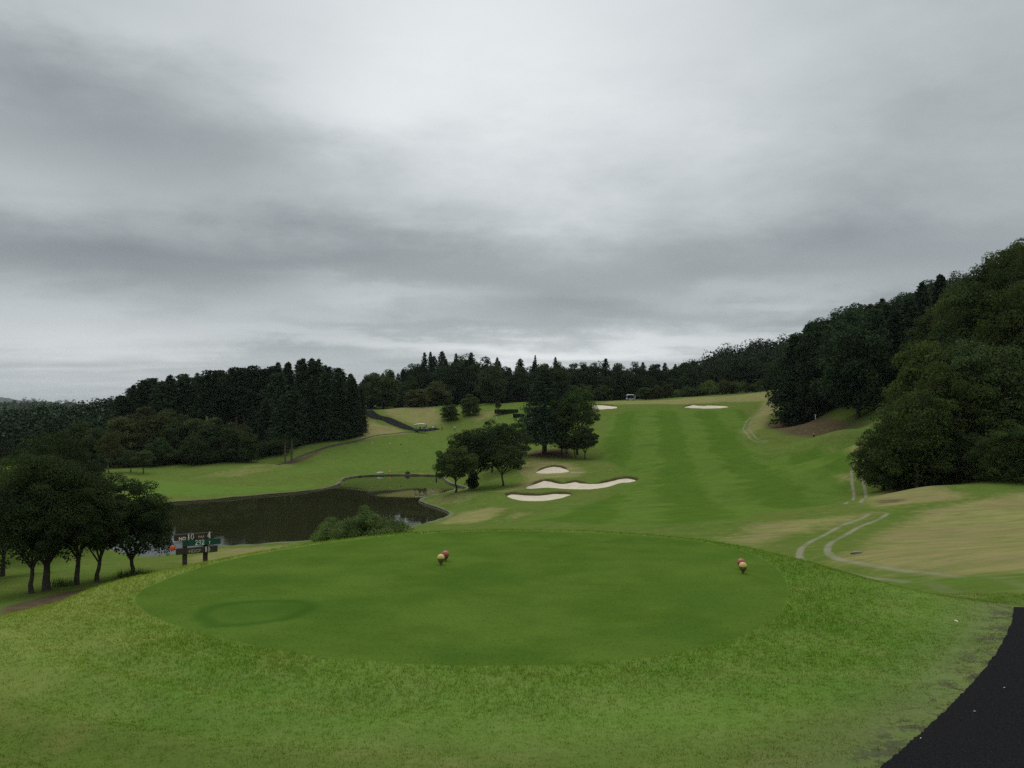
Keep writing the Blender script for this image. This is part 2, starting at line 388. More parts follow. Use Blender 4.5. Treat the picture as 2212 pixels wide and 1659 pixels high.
PATH_V = [(2192, 1316), (2183, 1365), (2150, 1428), (2090, 1500), (2010, 1582), (1930, 1662), (1850, 1740), (1720, 1860), (1600, 1960)]
PATH_EDGE = np.array([on_plane(a, b, 0.03) for a, b in PATH_V])
RING = catmull([on_plane(a, b, 0.0) for a, b in [(413, 1330), (440, 1312), (520, 1300), (600, 1296), (660, 1299), (688, 1312), (655, 1330), (590, 1344), (500, 1353), (440, 1349)]], 4)
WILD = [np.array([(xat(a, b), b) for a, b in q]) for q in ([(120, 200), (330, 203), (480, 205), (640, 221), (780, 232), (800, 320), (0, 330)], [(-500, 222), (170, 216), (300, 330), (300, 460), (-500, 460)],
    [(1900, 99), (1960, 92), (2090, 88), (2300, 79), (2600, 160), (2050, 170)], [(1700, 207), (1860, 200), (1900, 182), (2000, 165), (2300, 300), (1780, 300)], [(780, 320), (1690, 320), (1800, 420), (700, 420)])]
def fields(x, y):
    z1 = np.zeros(x.shape); A = {}
    A['tee'] = poly_sd(x, y, TEE, 12.0)
    A['fair'] = sstep(-1.5, 1.5, poly_sd(x, y, FAIR, 10.0))
    A['lgreen'] = np.maximum(sstep(-1.0, 1.0, poly_sd(x, y, LGREEN, 8.0)), 0.45*sstep(-4, 4, poly_sd(x, y, LFAIR, 10.0)))
    st = z1.copy()
    for P, a, s in STRAW: st = np.maximum(st, a*sstep(-s, s, poly_sd(x, y, P, 10.0)))
    A['straw'] = st
    so_ = z1.copy()
    for P, a, s in SOIL: so_ = np.maximum(so_, a*sstep(-s, s, poly_sd(x, y, P, 10.0)))
    # leaf litter under the woods
    A['soil'] = so_
    tr = np.full(x.shape, 9.0); r = np.hypot(x, y)
    for T in TRACKS:
        m = (r > 8) & (r < 330) & (x > T[:, 0].min()-4) & (x < T[:, 0].max()+4) & (y > T[:, 1].min()-4) & (y < T[:, 1].max()+4)
        if m.any():
            e0, e1 = T[0], T[-1]; d0, d1 = T[1]-T[0], T[-2]-T[-1]
            q = seg_dist(x[m], y[m], T, False); past = ((x[m]-e0[0])*d0[0]+(y[m]-e0[1])*d0[1] < 0) & (np.hypot(x[m]-e0[0], y[m]-e0[1]) < 3) | ((x[m]-e1[0])*d1[0]+(y[m]-e1[1])*d1[1] < 0) & (np.hypot(x[m]-e1[0], y[m]-e1[1]) < 3)
            tr[m] = np.minimum(tr[m], np.where(past, 9.0, q))
    A['track'] = tr
    bk = np.full(x.shape, -5.0)
    for P in BUNK.values(): bk = np.maximum(bk, poly_sd(x, y, P, 5.0))
    A['bunk'] = bk
    A['ring'] = poly_sd(x, y, RING, 4.0)
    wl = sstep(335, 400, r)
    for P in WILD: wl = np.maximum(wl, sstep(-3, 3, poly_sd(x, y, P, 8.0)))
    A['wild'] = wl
    pe = np.full(x.shape, 5.0); m = (r < 22) & (x > 0)
    if m.any(): pe[m] = np.minimum(5.0, seg_dist(x[m], y[m], PATH_EDGE, False))
    A['edge'] = pe
    return A

# ---------------------------------------------------------------- ground sheet
ang = np.concatenate([np.linspace(-180, -60, 26)[:-1], np.linspace(-60, -34, 60)[:-1], np.linspace(-34, 34, 560), np.linspace(34, 60, 60)[1:], np.linspace(60, 180, 26)[1:-1]])
rad = np.concatenate([np.geomspace(0.6, 6, 24)[:-1], np.geomspace(6, 26, 190)[:-1], np.geomspace(26, 85, 150)[:-1], np.geomspace(85, 210, 250)[:-1], np.geomspace(210, 330, 110)[:-1], np.geomspace(330, 700, 60)[:-1], np.geomspace(700, 12000, 36)])
AA, RR = np.meshgrid(np.radians(ang), rad)
GX, GY = (RR*np.sin(AA)).ravel(), (RR*np.cos(AA)).ravel()
GZ = height(GX, GY)
nA, nR = len(ang), len(rad)
ii, jj = np.meshgrid(np.arange(nR-1), np.arange(nA), indexing='ij')
jn = (jj+1) % nA
GF = np.stack([ii*nA+jj, ii*nA+jn, (ii+1)*nA+jn, (ii+1)*nA+jj], -1).reshape(-1, 4)
GV = np.vstack([np.stack([GX, GY, GZ], 1)])
gme = mesh_np('ground', GV, GF[:, ::-1], True)
FA = fields(GX, GY)
for k_, v_ in FA.items(): fattr(gme, k_, v_)

def ground_material(name, blade=False):
    m, t, b, out = material(name)
    tcn = t.new('ShaderNodeTexCoord'); P = tcn.outputs['Object']
    nf = t.noise(P, 14.0, 3, 0.6); nm = t.noise(P, 1.3, 4, 0.6); nl = t.noise(P, 0.16, 4, 0.55, 0.5); nx = t.noise(P, 0.035, 3, 0.5)
    # rough grass
    c = t.mix(t.mapr(nl, 0.3, 0.7), (0.104, 0.135, 0.030), (0.086, 0.142, 0.026))
    c = t.mix(t.math('MULTIPLY', t.mapr(nm, 0.45, 0.75), 0.6), c, (0.165, 0.165, 0.055))
    # fairway
    sx = t.new('ShaderNodeSeparateXYZ'); t.put(sx.inputs[0], P)
    ph = t.math('ADD', t.math('MULTIPLY', sx.outputs[0], 0.55), t.math('ADD', t.math('MULTIPLY', sx.outputs[1], -0.09), t.math('MULTIPLY', nl, 5.0)))
    band = t.mapr(t.math('SINE', ph), -0.5, 0.5)
    fc = t.mix(t.math('MULTIPLY', band, 0.7), (0.071, 0.127, 0.018), (0.108, 0.166, 0.031))
    fc = t.mix(t.math('MULTIPLY', t.mapr(nl, 0.42, 0.72), 0.55), fc, (0.060, 0.118, 0.018))
    c = t.mix(t.attr('fair'), c, fc)
    c = t.mix(t.math('MULTIPLY', t.attr('lgreen'), 0.85), c, (0.100, 0.168, 0.032))
    # straw and soil, broken up by noise
    sm = t.math('ADD', t.attr('straw'), t.math('MULTIPLY', t.math('SUBTRACT', nm, 0.5), 1.0))
    sm = t.math('ADD', sm, t.math('MULTIPLY', t.math('SUBTRACT', nl, 0.5), 0.8))
    nst = t.noise(t.scale(P, (0.35, 1.0, 1.0)), 0.8, 4, 0.6)
    sc_ = t.mix(t.mapr(nl, 0.35, 0.65), (0.232, 0.218, 0.082), (0.212, 0.170, 0.082))
    sc_ = t.mix(t.math('MULTIPLY', t.mapr(nst, 0.46, 0.60), 0.75), sc_, (0.150, 0.170, 0.050))
    sc_ = t.mix(t.math('MULTIPLY', t.mapr(nst, 0.36, 0.28), 0.5), sc_, (0.13, 0.105, 0.055))
    sc_ = t.mix(t.math('MULTIPLY', t.mapr(nf, 0.4, 0.7), 0.45), sc_, (0.29, 0.26, 0.13))
    c = t.mix(t.math('MULTIPLY', t.mapr(sm, 0.10, 0.90), 0.95), c, sc_)
    dm = t.math('ADD', t.attr('soil'), t.math('MULTIPLY', t.math('SUBTRACT', nm, 0.5), 0.8))
    dcol = t.mix(t.mapr(nm, 0.3, 0.7), (0.070, 0.055, 0.032), (0.118, 0.088, 0.052))
    c = t.mix(t.mapr(dm, 0.25, 0.7), c, dcol)
    # wheel ruts
    tw = t.math('ABSOLUTE', t.math('SUBTRACT', t.attr('track'), 0.64))
    rut = t.mapr(t.math('ADD', tw, t.math('MULTIPLY', t.math('SUBTRACT', nm, 0.5), 0.22)), 0.09, 0.24, 1.0, 0.0)
    rut = t.math('MULTIPLY', rut, t.mapr(t.noise(P, 0.30, 3), 0.35, 0.60, 0.40, 0.85))
    rut = t.math('MULTIPLY', rut, t.mapr(sx.outputs[1], 22, 34, 0.18, 1.0))
    c = t.mix(rut, c, t.mix(t.mapr(nf, 0.3, 0.7), (0.195, 0.180, 0.130), (0.275, 0.260, 0.200)))
    # bunker lip
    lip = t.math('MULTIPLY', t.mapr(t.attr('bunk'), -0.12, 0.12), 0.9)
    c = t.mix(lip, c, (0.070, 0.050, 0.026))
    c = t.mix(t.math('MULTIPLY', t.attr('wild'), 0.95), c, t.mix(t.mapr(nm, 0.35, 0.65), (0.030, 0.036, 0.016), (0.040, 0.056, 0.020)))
    # mown tee and its long-grass collar
    tn = t.math('ADD', t.attr('tee'), t.math('MULTIPLY', t.math('SUBTRACT', nm, 0.5), 0.10))
    col = t.mix(t.mapr(nl, 0.3, 0.7), (0.088, 0.165, 0.026), (0.125, 0.195, 0.040))
    col = t.mix(t.math('MULTIPLY', t.mapr(nm, 0.40, 0.75), 0.5), col, (0.165, 0.200, 0.062))
    side = t.mapr(sx.outputs[0], -3.0, -6.5)
    col = t.mix(t.math('MULTIPLY', side, t.mapr(nm, 0.2, 0.7, 0.45, 0.95)), col, (0.178, 0.218, 0.056))
    low = t.mapr(t.math('ADD', sx.outputs[1], t.math('MULTIPLY', nl, 2.0)), 9.4, 7.8)
    col = t.mix(t.math('MULTIPLY', low, 0.7), col, (0.150, 0.172, 0.058))
    c = t.mix(t.mapr(t.attr('tee'), -3.4, -1.9), c, col)
    tee = t.mix(t.mapr(t.noise(P, 0.55, 5, 0.65), 0.36, 0.64), (0.060, 0.115, 0.016), (0.082, 0.138, 0.021))
    tee = t.mix(t.math('MULTIPLY', t.mapr(nf, 0.45, 0.70), 0.40), tee, (0.112, 0.166, 0.034))
    nt = t.noise(t.scale(P, (1.0, 0.45, 1.0)), 26.0, 3, 0.65)
    tee = t.mix(t.math('MULTIPLY', t.mapr(nt, 0.52, 0.66), 0.55), tee, t.mix(1.0, tee, (0.55, 0.62, 0.5), 'MULTIPLY'))
    rg = t.mapr(t.math('ABSOLUTE', t.math('ADD', t.math('SUBTRACT', t.attr('ring'), 0.10), t.math('MULTIPLY', t.math('SUBTRACT', nm, 0.5), 0.35))), 0.0, 0.22, 1.0, 0.0)
    tee = t.mix(t.math('MULTIPLY', rg, 0.8), tee, (0.040, 0.092, 0.013))
    tee = t.mix(t.math('MULTIPLY', t.mapr(t.attr('ring'), 0.0, 0.4), 0.42), tee, (0.045, 0.098, 0.014))
    c = t.mix(t.mapr(tn, -0.03, 0.03), c, tee)
    # worn crumbs beside the asphalt
    we = t.math('MULTIPLY', t.mapr(t.attr('edge'), 0.10, 0.50, 1.0, 0.0), t.mapr(t.noise(P, 3.5, 4, 0.7), 0.48, 0.55))
    c = t.mix(we, c, (0.040, 0.034, 0.028))
    c = t.mix(t.math('MULTIPLY', t.mapr(t.attr('edge'), 0.1, 1.4, 1.0, 0.0), 0.45), c, (0.145, 0.165, 0.080))
    n4 = t.noise(P, 0.45, 5, 0.72)
    c = t.mix(t.math('MULTIPLY', t.mapr(n4, 0.42, 0.62), 0.38), c, t.mix(1.0, c, (0.66, 0.72, 0.60), 'MULTIPLY'))
    # fine speckle
    c = t.mix(t.math('MULTIPLY', t.mapr(nf, 0.35, 0.65), 0.28), c, t.mix(1.0, c, (0.62, 0.62, 0.55), 'MULTIPLY'))
    if blade:
        info = t.new('ShaderNodeNewGeometry'); rn = info.outputs['Random Per Island']
        c = t.mix(rn, t.mix(1.0, c, (1.14, 1.12, 1.0), 'MULTIPLY'), t.mix(1.0, c, (0.70, 0.76, 0.58), 'MULTIPLY')); c = t.mix(t.math('MULTIPLY', t.math('GREATER_THAN', t.math('FRACT', t.math('MULTIPLY', rn, 37.7)), 0.97), 0.6), c, (0.28, 0.26, 0.13))
    if blade: c = t.mix(1.0, c, (1.04, 1.0, 0.62), 'MULTIPLY')
    gain = t.new('ShaderNodeVectorMath', operation='SCALE'); t.put(gain.inputs[0], c); gain.inputs['Scale'].default_value = 1.74 if blade else 1.15; c = gain.outputs[0]
    t.put(b.inputs['Base Color'], c)
    b.inputs['Roughness'].default_value = 0.9; b.inputs['Specular IOR Level'].default_value = 0.0
    if blade:
        tr = t.new('ShaderNodeBsdfTranslucent'); t.put(tr.inputs[0], c); mx = t.new('ShaderNodeMixShader'); mx.inputs[0].default_value = 0.35
        t.l.new(b.outputs[0], mx.inputs[1]); t.l.new(tr.outputs[0], mx.inputs[2]); t.l.new(mx.outputs[0], out.inputs[0])
    if not blade:
        bump = t.new('ShaderNodeBump'); bump.inputs['Strength'].default_value = 0.55; bump.inputs['Distance'].default_value = 0.03
        t.put(bump.inputs['Height'], t.math('ADD', t.noise(P, 32.0, 2, 0.6), t.math('MULTIPLY', nm, 1.5)))
        t.l.new(bump.outputs[0], b.inputs['Normal'])
    return m
M_GROUND = ground_material('grass ground')
ground = tag(link('ground', gme, M_GROUND), kind='structure')

# ---------------------------------------------------------------- pond
def simple_mat(name, col, rough=0.6, var=0.25, scale=6.0, metal=0.0, spec=0.4, bump=0.0):
    m, t, b, out = material(name)
    P = t.new('ShaderNodeTexCoord').outputs['Object']
    n = t.noise(P, scale, 4, 0.6)
    dk = tuple(c*(1-var) for c in col); lt = tuple(min(1, c*(1+var)) for c in col)
    t.put(b.inputs['Base Color'], t.mix(t.mapr(n, 0.3, 0.7), dk, lt))
    b.inputs['Roughness'].default_value = rough; b.inputs['Metallic'].default_value = metal; b.inputs['Specular IOR Level'].default_value = spec
    if bump:
        bp = t.new('ShaderNodeBump'); bp.inputs['Strength'].default_value = bump; bp.inputs['Distance'].default_value = 0.02
        t.put(bp.inputs['Height'], n); t.l.new(bp.outputs[0], b.inputs['Normal'])
    return m
def water_mat():
    m, t, b, out = material('pond water')
    P = t.new('ShaderNodeTexCoord').outputs['Object']
    n = t.noise(P, 0.05, 2)
    t.put(b.inputs['Base Color'], t.mix(t.mapr(n, 0.35, 0.65), (0.022, 0.024, 0.008), (0.028, 0.029, 0.011)))
    b.inputs['Roughness'].default_value = 0.02; b.inputs['IOR'].default_value = 1.33; b.inputs['Specular IOR Level'].default_value = 0.5
    bp = t.new('ShaderNodeBump'); bp.inputs['Strength'].default_value = 0.10; bp.inputs['Distance'].default_value = 0.05
    sx = t.new('ShaderNodeSeparateXYZ'); t.put(sx.inputs[0], P)
    wind = t.math('MULTIPLY', t.mapr(sx.outputs[1], 135, 95, 0.08, 1.0), t.mapr(t.noise(P, 0.09, 2), 0.4, 0.6, 0.3, 1.0))
    t.put(bp.inputs['Height'], t.math('MULTIPLY', t.math('ADD', t.noise(t.scale(P, (0.7, 1.6, 1)), 1.6, 3), t.math('MULTIPLY', t.noise(P, 0.5, 2), 1.5)), wind))
    t.l.new(bp.outputs[0], b.inputs['Normal'])
    return m
x0, x1, y0, y1 = POND[:, 0].min()-3, POND[:, 0].max()+3, POND[:, 1].min()-3, POND[:, 1].max()+3
gxs, gys = np.arange(x0, x1, 1.0), np.arange(y0, y1, 1.0)
MX, MY = np.meshgrid(gxs, gys); sdw = poly_sd(MX.ravel(), MY.ravel(), POND, 20.0).reshape(MX.shape)
cells = []
for i in range(len(gys)-1):
    for j in range(len(gxs)-1):
        if max(sdw[i, j], sdw[i+1, j], sdw[i, j+1], sdw[i+1, j+1]) > -0.35:
            n_ = len(gxs); cells.append((i*n_+j, i*n_+j+1, (i+1)*n_+j+1, (i+1)*n_+j))
water = mesh_np('pond_water', np.stack([MX.ravel(), MY.ravel(), np.full(MX.size, WATER)], 1), cells, True)
bmw = bmesh.new(); bmw.from_mesh(water)
bmesh.ops.delete(bmw, geom=[v for v in bmw.verts if not v.link_faces], context='VERTS'); bmw.to_mesh(water); bmw.free()
tag(link('pond_water', water, water_mat()), kind='structure')
# bank: a low edging all round the pond
def offset_poly(P, d):
    T = np.roll(P, -1, 0)-np.roll(P, 1, 0); T /= np.linalg.norm(T, axis=1)[:, None]+1e-9
    N = np.stack([T[:, 1], -T[:, 0]], 1)
    area = 0.5*np.sum(P[:, 0]*np.roll(P[:, 1], -1)-np.roll(P[:, 0], -1)*P[:, 1])
    if area < 0: N = -N
    return P + N*d
POND2 = catmull([on_plane(a, b, WATER) for a, b in pond_v], 14)
prof = [(0.75, 0.24), (0.4, 0.30), (0.10, 0.29), (0.02, 0.22), (0.03, 0.04), (-0.06, 0.015), (-0.10, -0.5)]
nb = len(POND2); BV = []
wob = np.interp(np.arange(nb), np.arange(0, nb, 3), rng.normal(0, 0.06, len(np.arange(0, nb, 3))))
for d_, h_ in prof:
    q = offset_poly(POND2, d_); BV.append(np.stack([q[:, 0], q[:, 1], WATER+h_+wob*(h_ > 0.2)], 1))
BV = np.vstack(BV); BF = []
for k_ in range(len(prof)-1):
    for i in range(nb): BF.append((k_*nb+i, k_*nb+(i+1) % nb, (k_+1)*nb+(i+1) % nb, (k_+1)*nb+i))
bme = mesh_np('pond_bank', BV, BF, False)
def bank_mat():
    m, t, b, out = material('pond bank')
    P = t.new('ShaderNodeTexCoord').outputs['Object']; s_ = t.new('ShaderNodeSeparateXYZ'); t.put(s_.inputs[0], P)
    n = t.noise(P, 1.5, 4)
    c = t.mix(t.mapr(n, 0.35, 0.65), (0.045, 0.032, 0.016), (0.075, 0.055, 0.028))
    g = t.mix(t.mapr(n, 0.35, 0.65), (0.105, 0.125, 0.034), (0.080, 0.120, 0.026))
    c = t.mix(t.mapr(s_.outputs[2], WATER+0.22, WATER+0.29), c, g)
    c = t.mix(t.mapr(s_.outputs[2], WATER+0.02, WATER+0.08, 1.0, 0.0), c, (0.11, 0.105, 0.055))
    t.put(b.inputs['Base Color'], c); b.inputs['Roughness'].default_value = 0.9
    return m
tag(link('pond_bank', bme, bank_mat()), kind='structure')

# ---------------------------------------------------------------- sand bunkers
def sand_mat():
    m, t, b, out = material('bunker sand')
    P = t.new('ShaderNodeTexCoord').outputs['Object']
    n = t.noise(P, 0.7, 4); n2_ = t.noise(t.scale(P, (1, 3, 1)), 3.0, 3)
    c = t.mix(t.mapr(n, 0.3, 0.7), (0.52, 0.455, 0.345), (0.62, 0.55, 0.425))
    c = t.mix(t.math('MULTIPLY', t.mapr(n2_, 0.55, 0.75), 0.3), c, (0.44, 0.385, 0.30))
    t.put(b.inputs['Base Color'], c); b.inputs['Roughness'].default_value = 0.95; b.inputs['Specular IOR Level'].default_value = 0.1
    bp = t.new('ShaderNodeBump'); bp.inputs['Strength'].default_value = 0.4; bp.inputs['Distance'].default_value = 0.05
    t.put(bp.inputs['Height'], n2_); t.l.new(bp.outputs[0], b.inputs['Normal'])
    return m
M_SAND = sand_mat()
BLAB = {'small': 'small cream sand bunker on the straw slope below the big cedar', 'long': 'long wavy cream sand bunker, longest of the three below the cedar',
        'near': 'pale sand bunker nearest the tee, below the long wavy one', 'far left': 'far pale bunker beside the trees, left of the distant cart',
        'far right': 'far pale bunker at the top right of the fairway'}
for kname, P in BUNK.items():
    st = 0.35
    gx_, gy_ = np.arange(P[:, 0].min()-1, P[:, 0].max()+1, st), np.arange(P[:, 1].min()-1, P[:, 1].max()+1, st)
    X_, Y_ = np.meshgrid(gx_, gy_); S_ = poly_sd(X_.ravel(), Y_.ravel(), P, 6.0)
    Z_ = height0(X_.ravel(), Y_.ravel()) - 0.12 - 0.22*sstep(0.2, 3.5, S_) + 0.02*np.sin(X_.ravel()*2.1)*np.cos(Y_.ravel()*1.7)
    n_ = len(gx_); idx = np.arange(X_.size).reshape(X_.shape); S2 = S_.reshape(X_.shape)
    keep = np.maximum.reduce([S2[:-1, :-1], S2[1:, :-1], S2[:-1, 1:], S2[1:, 1:]]) > 0.02
    F_ = np.stack([idx[:-1, :-1], idx[:-1, 1:], idx[1:, 1:], idx[1:, :-1]], -1)[keep]
    used, inv = np.unique(F_, return_inverse=True)
    c0 = np.array([P[:, 0].mean(), P[:, 1].mean(), 0.0]); c0[2] = height0(c0[:1], c0[1:2])[0]
    me = mesh_np('sand_bunker', np.stack([X_.ravel(), Y_.ravel(), Z_], 1)[used]-c0, inv.reshape(-1, 4), True)
    o = tag(link('sand_bunker', me, M_SAND), BLAB[kname], 'bunker', 'sand bunkers'); o.location = c0

# ---------------------------------------------------------------- asphalt paths
def asphalt_mat():
    m, t, b, out = material('asphalt')
    P = t.new('ShaderNodeTexCoord').outputs['Object']
    n = t.noise(P, 60.0, 3, 0.7); n2_ = t.noise(P, 0.8, 3)
    c = t.mix(t.mapr(n, 0.35, 0.7), (0.006, 0.006, 0.007), (0.020, 0.0195, 0.021))
    c = t.mix(t.math('MULTIPLY', t.mapr(n2_, 0.4, 0.7), 0.4), c, (0.013, 0.012, 0.012))
    t.put(b.inputs['Base Color'], c); b.inputs['Roughness'].default_value = 0.95; b.inputs['Specular IOR Level'].default_value = 0.03
    bp = t.new('ShaderNodeBump'); bp.inputs['Strength'].default_value = 0.6; bp.inputs['Distance'].default_value = 0.006
    t.put(bp.inputs['Height'], n); t.l.new(bp.outputs[0], b.inputs['Normal'])
    return m
M_ASPH = asphalt_mat()
def ribbon(name, L, Rr, lift, mat, wob=0.0, nx=6):
    """a strip between two edges that follows the ground, with a thick rim"""
    L, Rr = np.asarray(L), np.asarray(Rr); n = len(L); V, F = [], []
    for k_ in range(nx+1):
        t_ = k_/nx; q = L*(1-t_)+Rr*t_
        if k_ in (0, nx) and wob: q = q + rng.normal(0, wob, q.shape)
        V.append(np.stack([q[:, 0], q[:, 1], height(q[:, 0], q[:, 1])+lift], 1))
    lo = [V[0]-np.array([0, 0, lift+0.25]), V[-1]-np.array([0, 0, lift+0.25])]
    V = [lo[0]]+V+[lo[1]]; m = len(V); V = np.vstack(V)
    for k_ in range(m-1):
        for i in range(n-1): F.append((k_*n+i, k_*n+i+1, (k_+1)*n+i+1, (k_+1)*n+i))
    return tag(link(name, mesh_np(name, V, F, False), mat), kind='structure')
PE = catmull(PATH_EDGE, 30, False)
PR = PE + np.stack([np.linspace(3.2, 4.2, len(PE)), np.linspace(0.0, 1.2, len(PE))], 1)
ribbon('cart_path', PE, PR, 0.03, M_ASPH, 0.007)
def center_ribbon(name, pts, wid, lift, mat, n=10):
    C = catmull(pts, n, False); T = np.gradient(C, axis=0); T /= np.linalg.norm(T, axis=1)[:, None]
    N = np.stack([-T[:, 1], T[:, 0]], 1); W = np.interp(np.linspace(0, 1, len(C)), np.linspace(0, 1, len(wid)), wid)[:, None]/2
    return ribbon(name, C+N*W, C-N*W, lift, mat, 0.0)
far_path = [v2w(775, 884, 180), v2w(800, 893, 180), v2w(840, 908, 180), v2w(880, 925, 180), v2w(915, 930, 180), v2w(945, 926, 180)]
center_ribbon('cart_path', far_path, [3.2, 3.2, 3.4, 4.2, 3.0, 2.0], 0.10, M_ASPH)
M_GUT = simple_mat('earth track', (0.040, 0.032, 0.022), 0.95, 0.3, 0.6)
center_ribbon('earth_path', [v2w(890, 933, 180), v2w(840, 938, 180), v2w(780, 950, 180), v2w(700, 968, 180), v2w(640, 990, 180), v2w(600, 1004, 180)], [1.2, 0.8, 0.9, 0.9], 0.06, M_GUT)

# ---------------------------------------------------------------- foliage
def unit(n):
    v = rng.normal(size=(n, 3)); return v/np.linalg.norm(v, axis=1)[:, None]
def leaf_quads(P, N, S, ratio=0.55):
    """rhombic leaf sprays at P, facing N, of length S"""
    n = len(P); T = np.cross(N, unit(n)); T /= np.linalg.norm(T, axis=1)[:, None]+1e-9
    B = np.cross(N, T); S = np.broadcast_to(np.asarray(S, float), (n,))[:, None]
    bend = N*S*0.12
    V = np.stack([P-T*S*0.5-bend, P+B*S*0.5*ratio+bend, P+T*S*0.5-bend, P-B*S*0.5*ratio+bend], 1).reshape(-1, 3)
    return V, np.arange(4*n).reshape(-1, 4)
def nrm(v): return v/(np.linalg.norm(v, axis=1)[:, None]+1e-9)
def clump_leaves(C, r, n, size, up=0.45, jit=0.42, low=-0.40, flat=0.75):
    """n leaves over a clump (flattened ball) whose underside is left thin"""
    d = unit(int(n*1.5)); d = d[(d[:, 2] > low) | (rng.random(len(d)) < 0.25)][:n]
    rr = r*(0.62+0.42*rng.random(len(d)))[:, None]
    P = C + d*rr*np.array([1, 1, flat])
    N = nrm(d + np.array([0, 0, up]) + jit*unit(len(d)))
    return P, N, size*(0.7+0.6*rng.random(len(d)))
def tube_np(pts, rads, n=7):
    pts = np.asarray(pts, float); V, F = [], []
    for i, p in enumerate(pts):
        d = pts[min(i+1, len(pts)-1)]-pts[max(i-1, 0)]; d = d/(np.linalg.norm(d)+1e-9)
        a = np.cross(d, [0.13, 0.97, 0.2]); a /= np.linalg.norm(a)+1e-9; b = np.cross(d, a)
        t = np.arange(n)*2*np.pi/n
        V.append(p + rads[i]*(np.cos(t)[:, None]*a + np.sin(t)[:, None]*b))
    for i in range(len(pts)-1):
        for j in range(n): F.append((i*n+j, i*n+(j+1) % n, (i+1)*n+(j+1) % n, (i+1)*n+j))
    return np.vstack(V), np.array(F)
def join_np(parts):
    V, F, o = [], [], 0
    for v, f in parts: V.append(v); F.append(f+o); o += len(v)
    return np.vstack(V), np.vstack(F)

def leaf_mat(name, dark, light, warm=None, transl=0.25):
    m, t, b, out = material(name)
    P = t.new('ShaderNodeTexCoord').outputs['Object']; inf = t.new('ShaderNodeObjectInfo'); geo = t.new('ShaderNodeNewGeometry')
    n = t.noise(P, 0.42, 3, 0.6)
    f = t.math('MULTIPLY_ADD', geo.outputs['Random Per Island'], 0.28, t.math('MULTIPLY', t.mapr(n, 0.36, 0.64), 0.72))
    c = t.mix(f, dark, light)
    if warm: c = t.mix(t.math('MULTIPLY', inf.outputs['Random'], 0.65), c, warm)
    br = t.math('MULTIPLY_ADD', t.math('FRACT', t.math('MULTIPLY', inf.outputs['Random'], 7.31)), 0.7, 1.05)
    vm = t.new('ShaderNodeVectorMath', operation='SCALE'); t.put(vm.inputs[0], c); t.put(vm.inputs['Scale'], br)
    c = vm.outputs[0]
    t.put(b.inputs['Base Color'], c); b.inputs['Roughness'].default_value = 0.6; b.inputs['Specular IOR Level'].default_value = 0.06
    tr = t.new('ShaderNodeBsdfTranslucent'); t.put(tr.inputs[0], c)
    mx = t.new('ShaderNodeMixShader'); mx.inputs[0].default_value = transl
    t.l.new(b.outputs[0], mx.inputs[1]); t.l.new(tr.outputs[0], mx.inputs[2]); t.l.new(mx.outputs[0], out.inputs[0])
    return m
L_FOREST = leaf_mat('forest leaves', (0.018, 0.034, 0.012), (0.045, 0.078, 0.024), (0.058, 0.075, 0.024))
L_RIGHT = leaf_mat('hillside leaves', (0.009, 0.020, 0.007), (0.048, 0.078, 0.020), (0.060, 0.074, 0.017))
L_CONIF = leaf_mat('conifer needles', (0.012, 0.026, 0.012), (0.030, 0.056, 0.024), (0.026, 0.044, 0.018), 0.12)
L_PARK = leaf_mat('park tree leaves', (0.022, 0.038, 0.012), (0.058, 0.092, 0.022), (0.062, 0.082, 0.022))
L_MID = leaf_mat('deep wood leaves', (0.011, 0.023, 0.010), (0.034, 0.060, 0.022), (0.030, 0.048, 0.016))
L_FAR = leaf_mat('far wood leaves', (0.009, 0.018, 0.008), (0.021, 0.038, 0.015), None, 0.05)
L_DARK = leaf_mat('dark tree leaves', (0.014, 0.025, 0.009), (0.042, 0.064, 0.019), (0.032, 0.048, 0.015))
L_DEOD = leaf_mat('deodar needles', (0.016, 0.036, 0.019), (0.046, 0.082, 0.040), None, 0.12)
L_OLIVE = leaf_mat('olive leaves', (0.026, 0.040, 0.012), (0.070, 0.090, 0.026), (0.082, 0.080, 0.026))
L_BUSH = leaf_mat('bush leaves', (0.030, 0.052, 0.013), (0.105, 0.150, 0.036), None)
M_BARK = simple_mat('bark', (0.050, 0.040, 0.032), 0.95, 0.35, 5.0, bump=0.5)
M_PALEBARK = simple_mat('pale bark', (0.135, 0.110, 0.085), 0.95, 0.3, 3.0, bump=0.4)

def trunk_limbs(H, r0, fork, nl, spread, tips=None, lean=0.0):
    """tapered trunk with limbs fanning out above the fork"""
    wob_ = rng.normal(0, 0.02*H, 2); top = np.array([wob_[0]+lean, wob_[1], fork])
    parts = [tube_np([(0, 0, -0.35), (0, 0, 0.0), (0.01*H*rng.normal(), 0, 0.08*H), top*0.6*np.array([1, 1, 1]), top], [r0*1.5, r0*1.3, r0, r0*0.88, r0*0.75], 8)]
    ends = []
    for i in range(nl):
        a = 2*np.pi*(i+0.5*rng.random())/nl; e = spread*(0.55+0.45*rng.random()); h = H*(0.62+0.26*rng.random())
        if tips is not None and i < len(tips): end = tips[i]
        else: end = np.array([e*math.cos(a), e*math.sin(a), h])
        s0 = top*(0.72+0.28*rng.random()); mid = s0*0.5+end*0.5 + np.array([0.10*e*math.cos(a), 0.10*e*math.sin(a), -0.05*H])
        parts.append(tube_np([s0, s0*0.75+mid*0.25, mid, end], [r0*0.5, r0*0.42, r0*0.30, r0*0.10], 6)); ends.append(end)
        for _ in range(2):
            q = mid + rng.normal(0, 0.12*spread, 3) + (end-mid)*0.5 + np.array([0, 0, 0.05*H])
            parts.append(tube_np([mid, (mid+q)/2+rng.normal(0, 0.02*H, 3), q], [r0*0.24, r0*0.16, r0*0.05], 5))
    return join_np(parts)
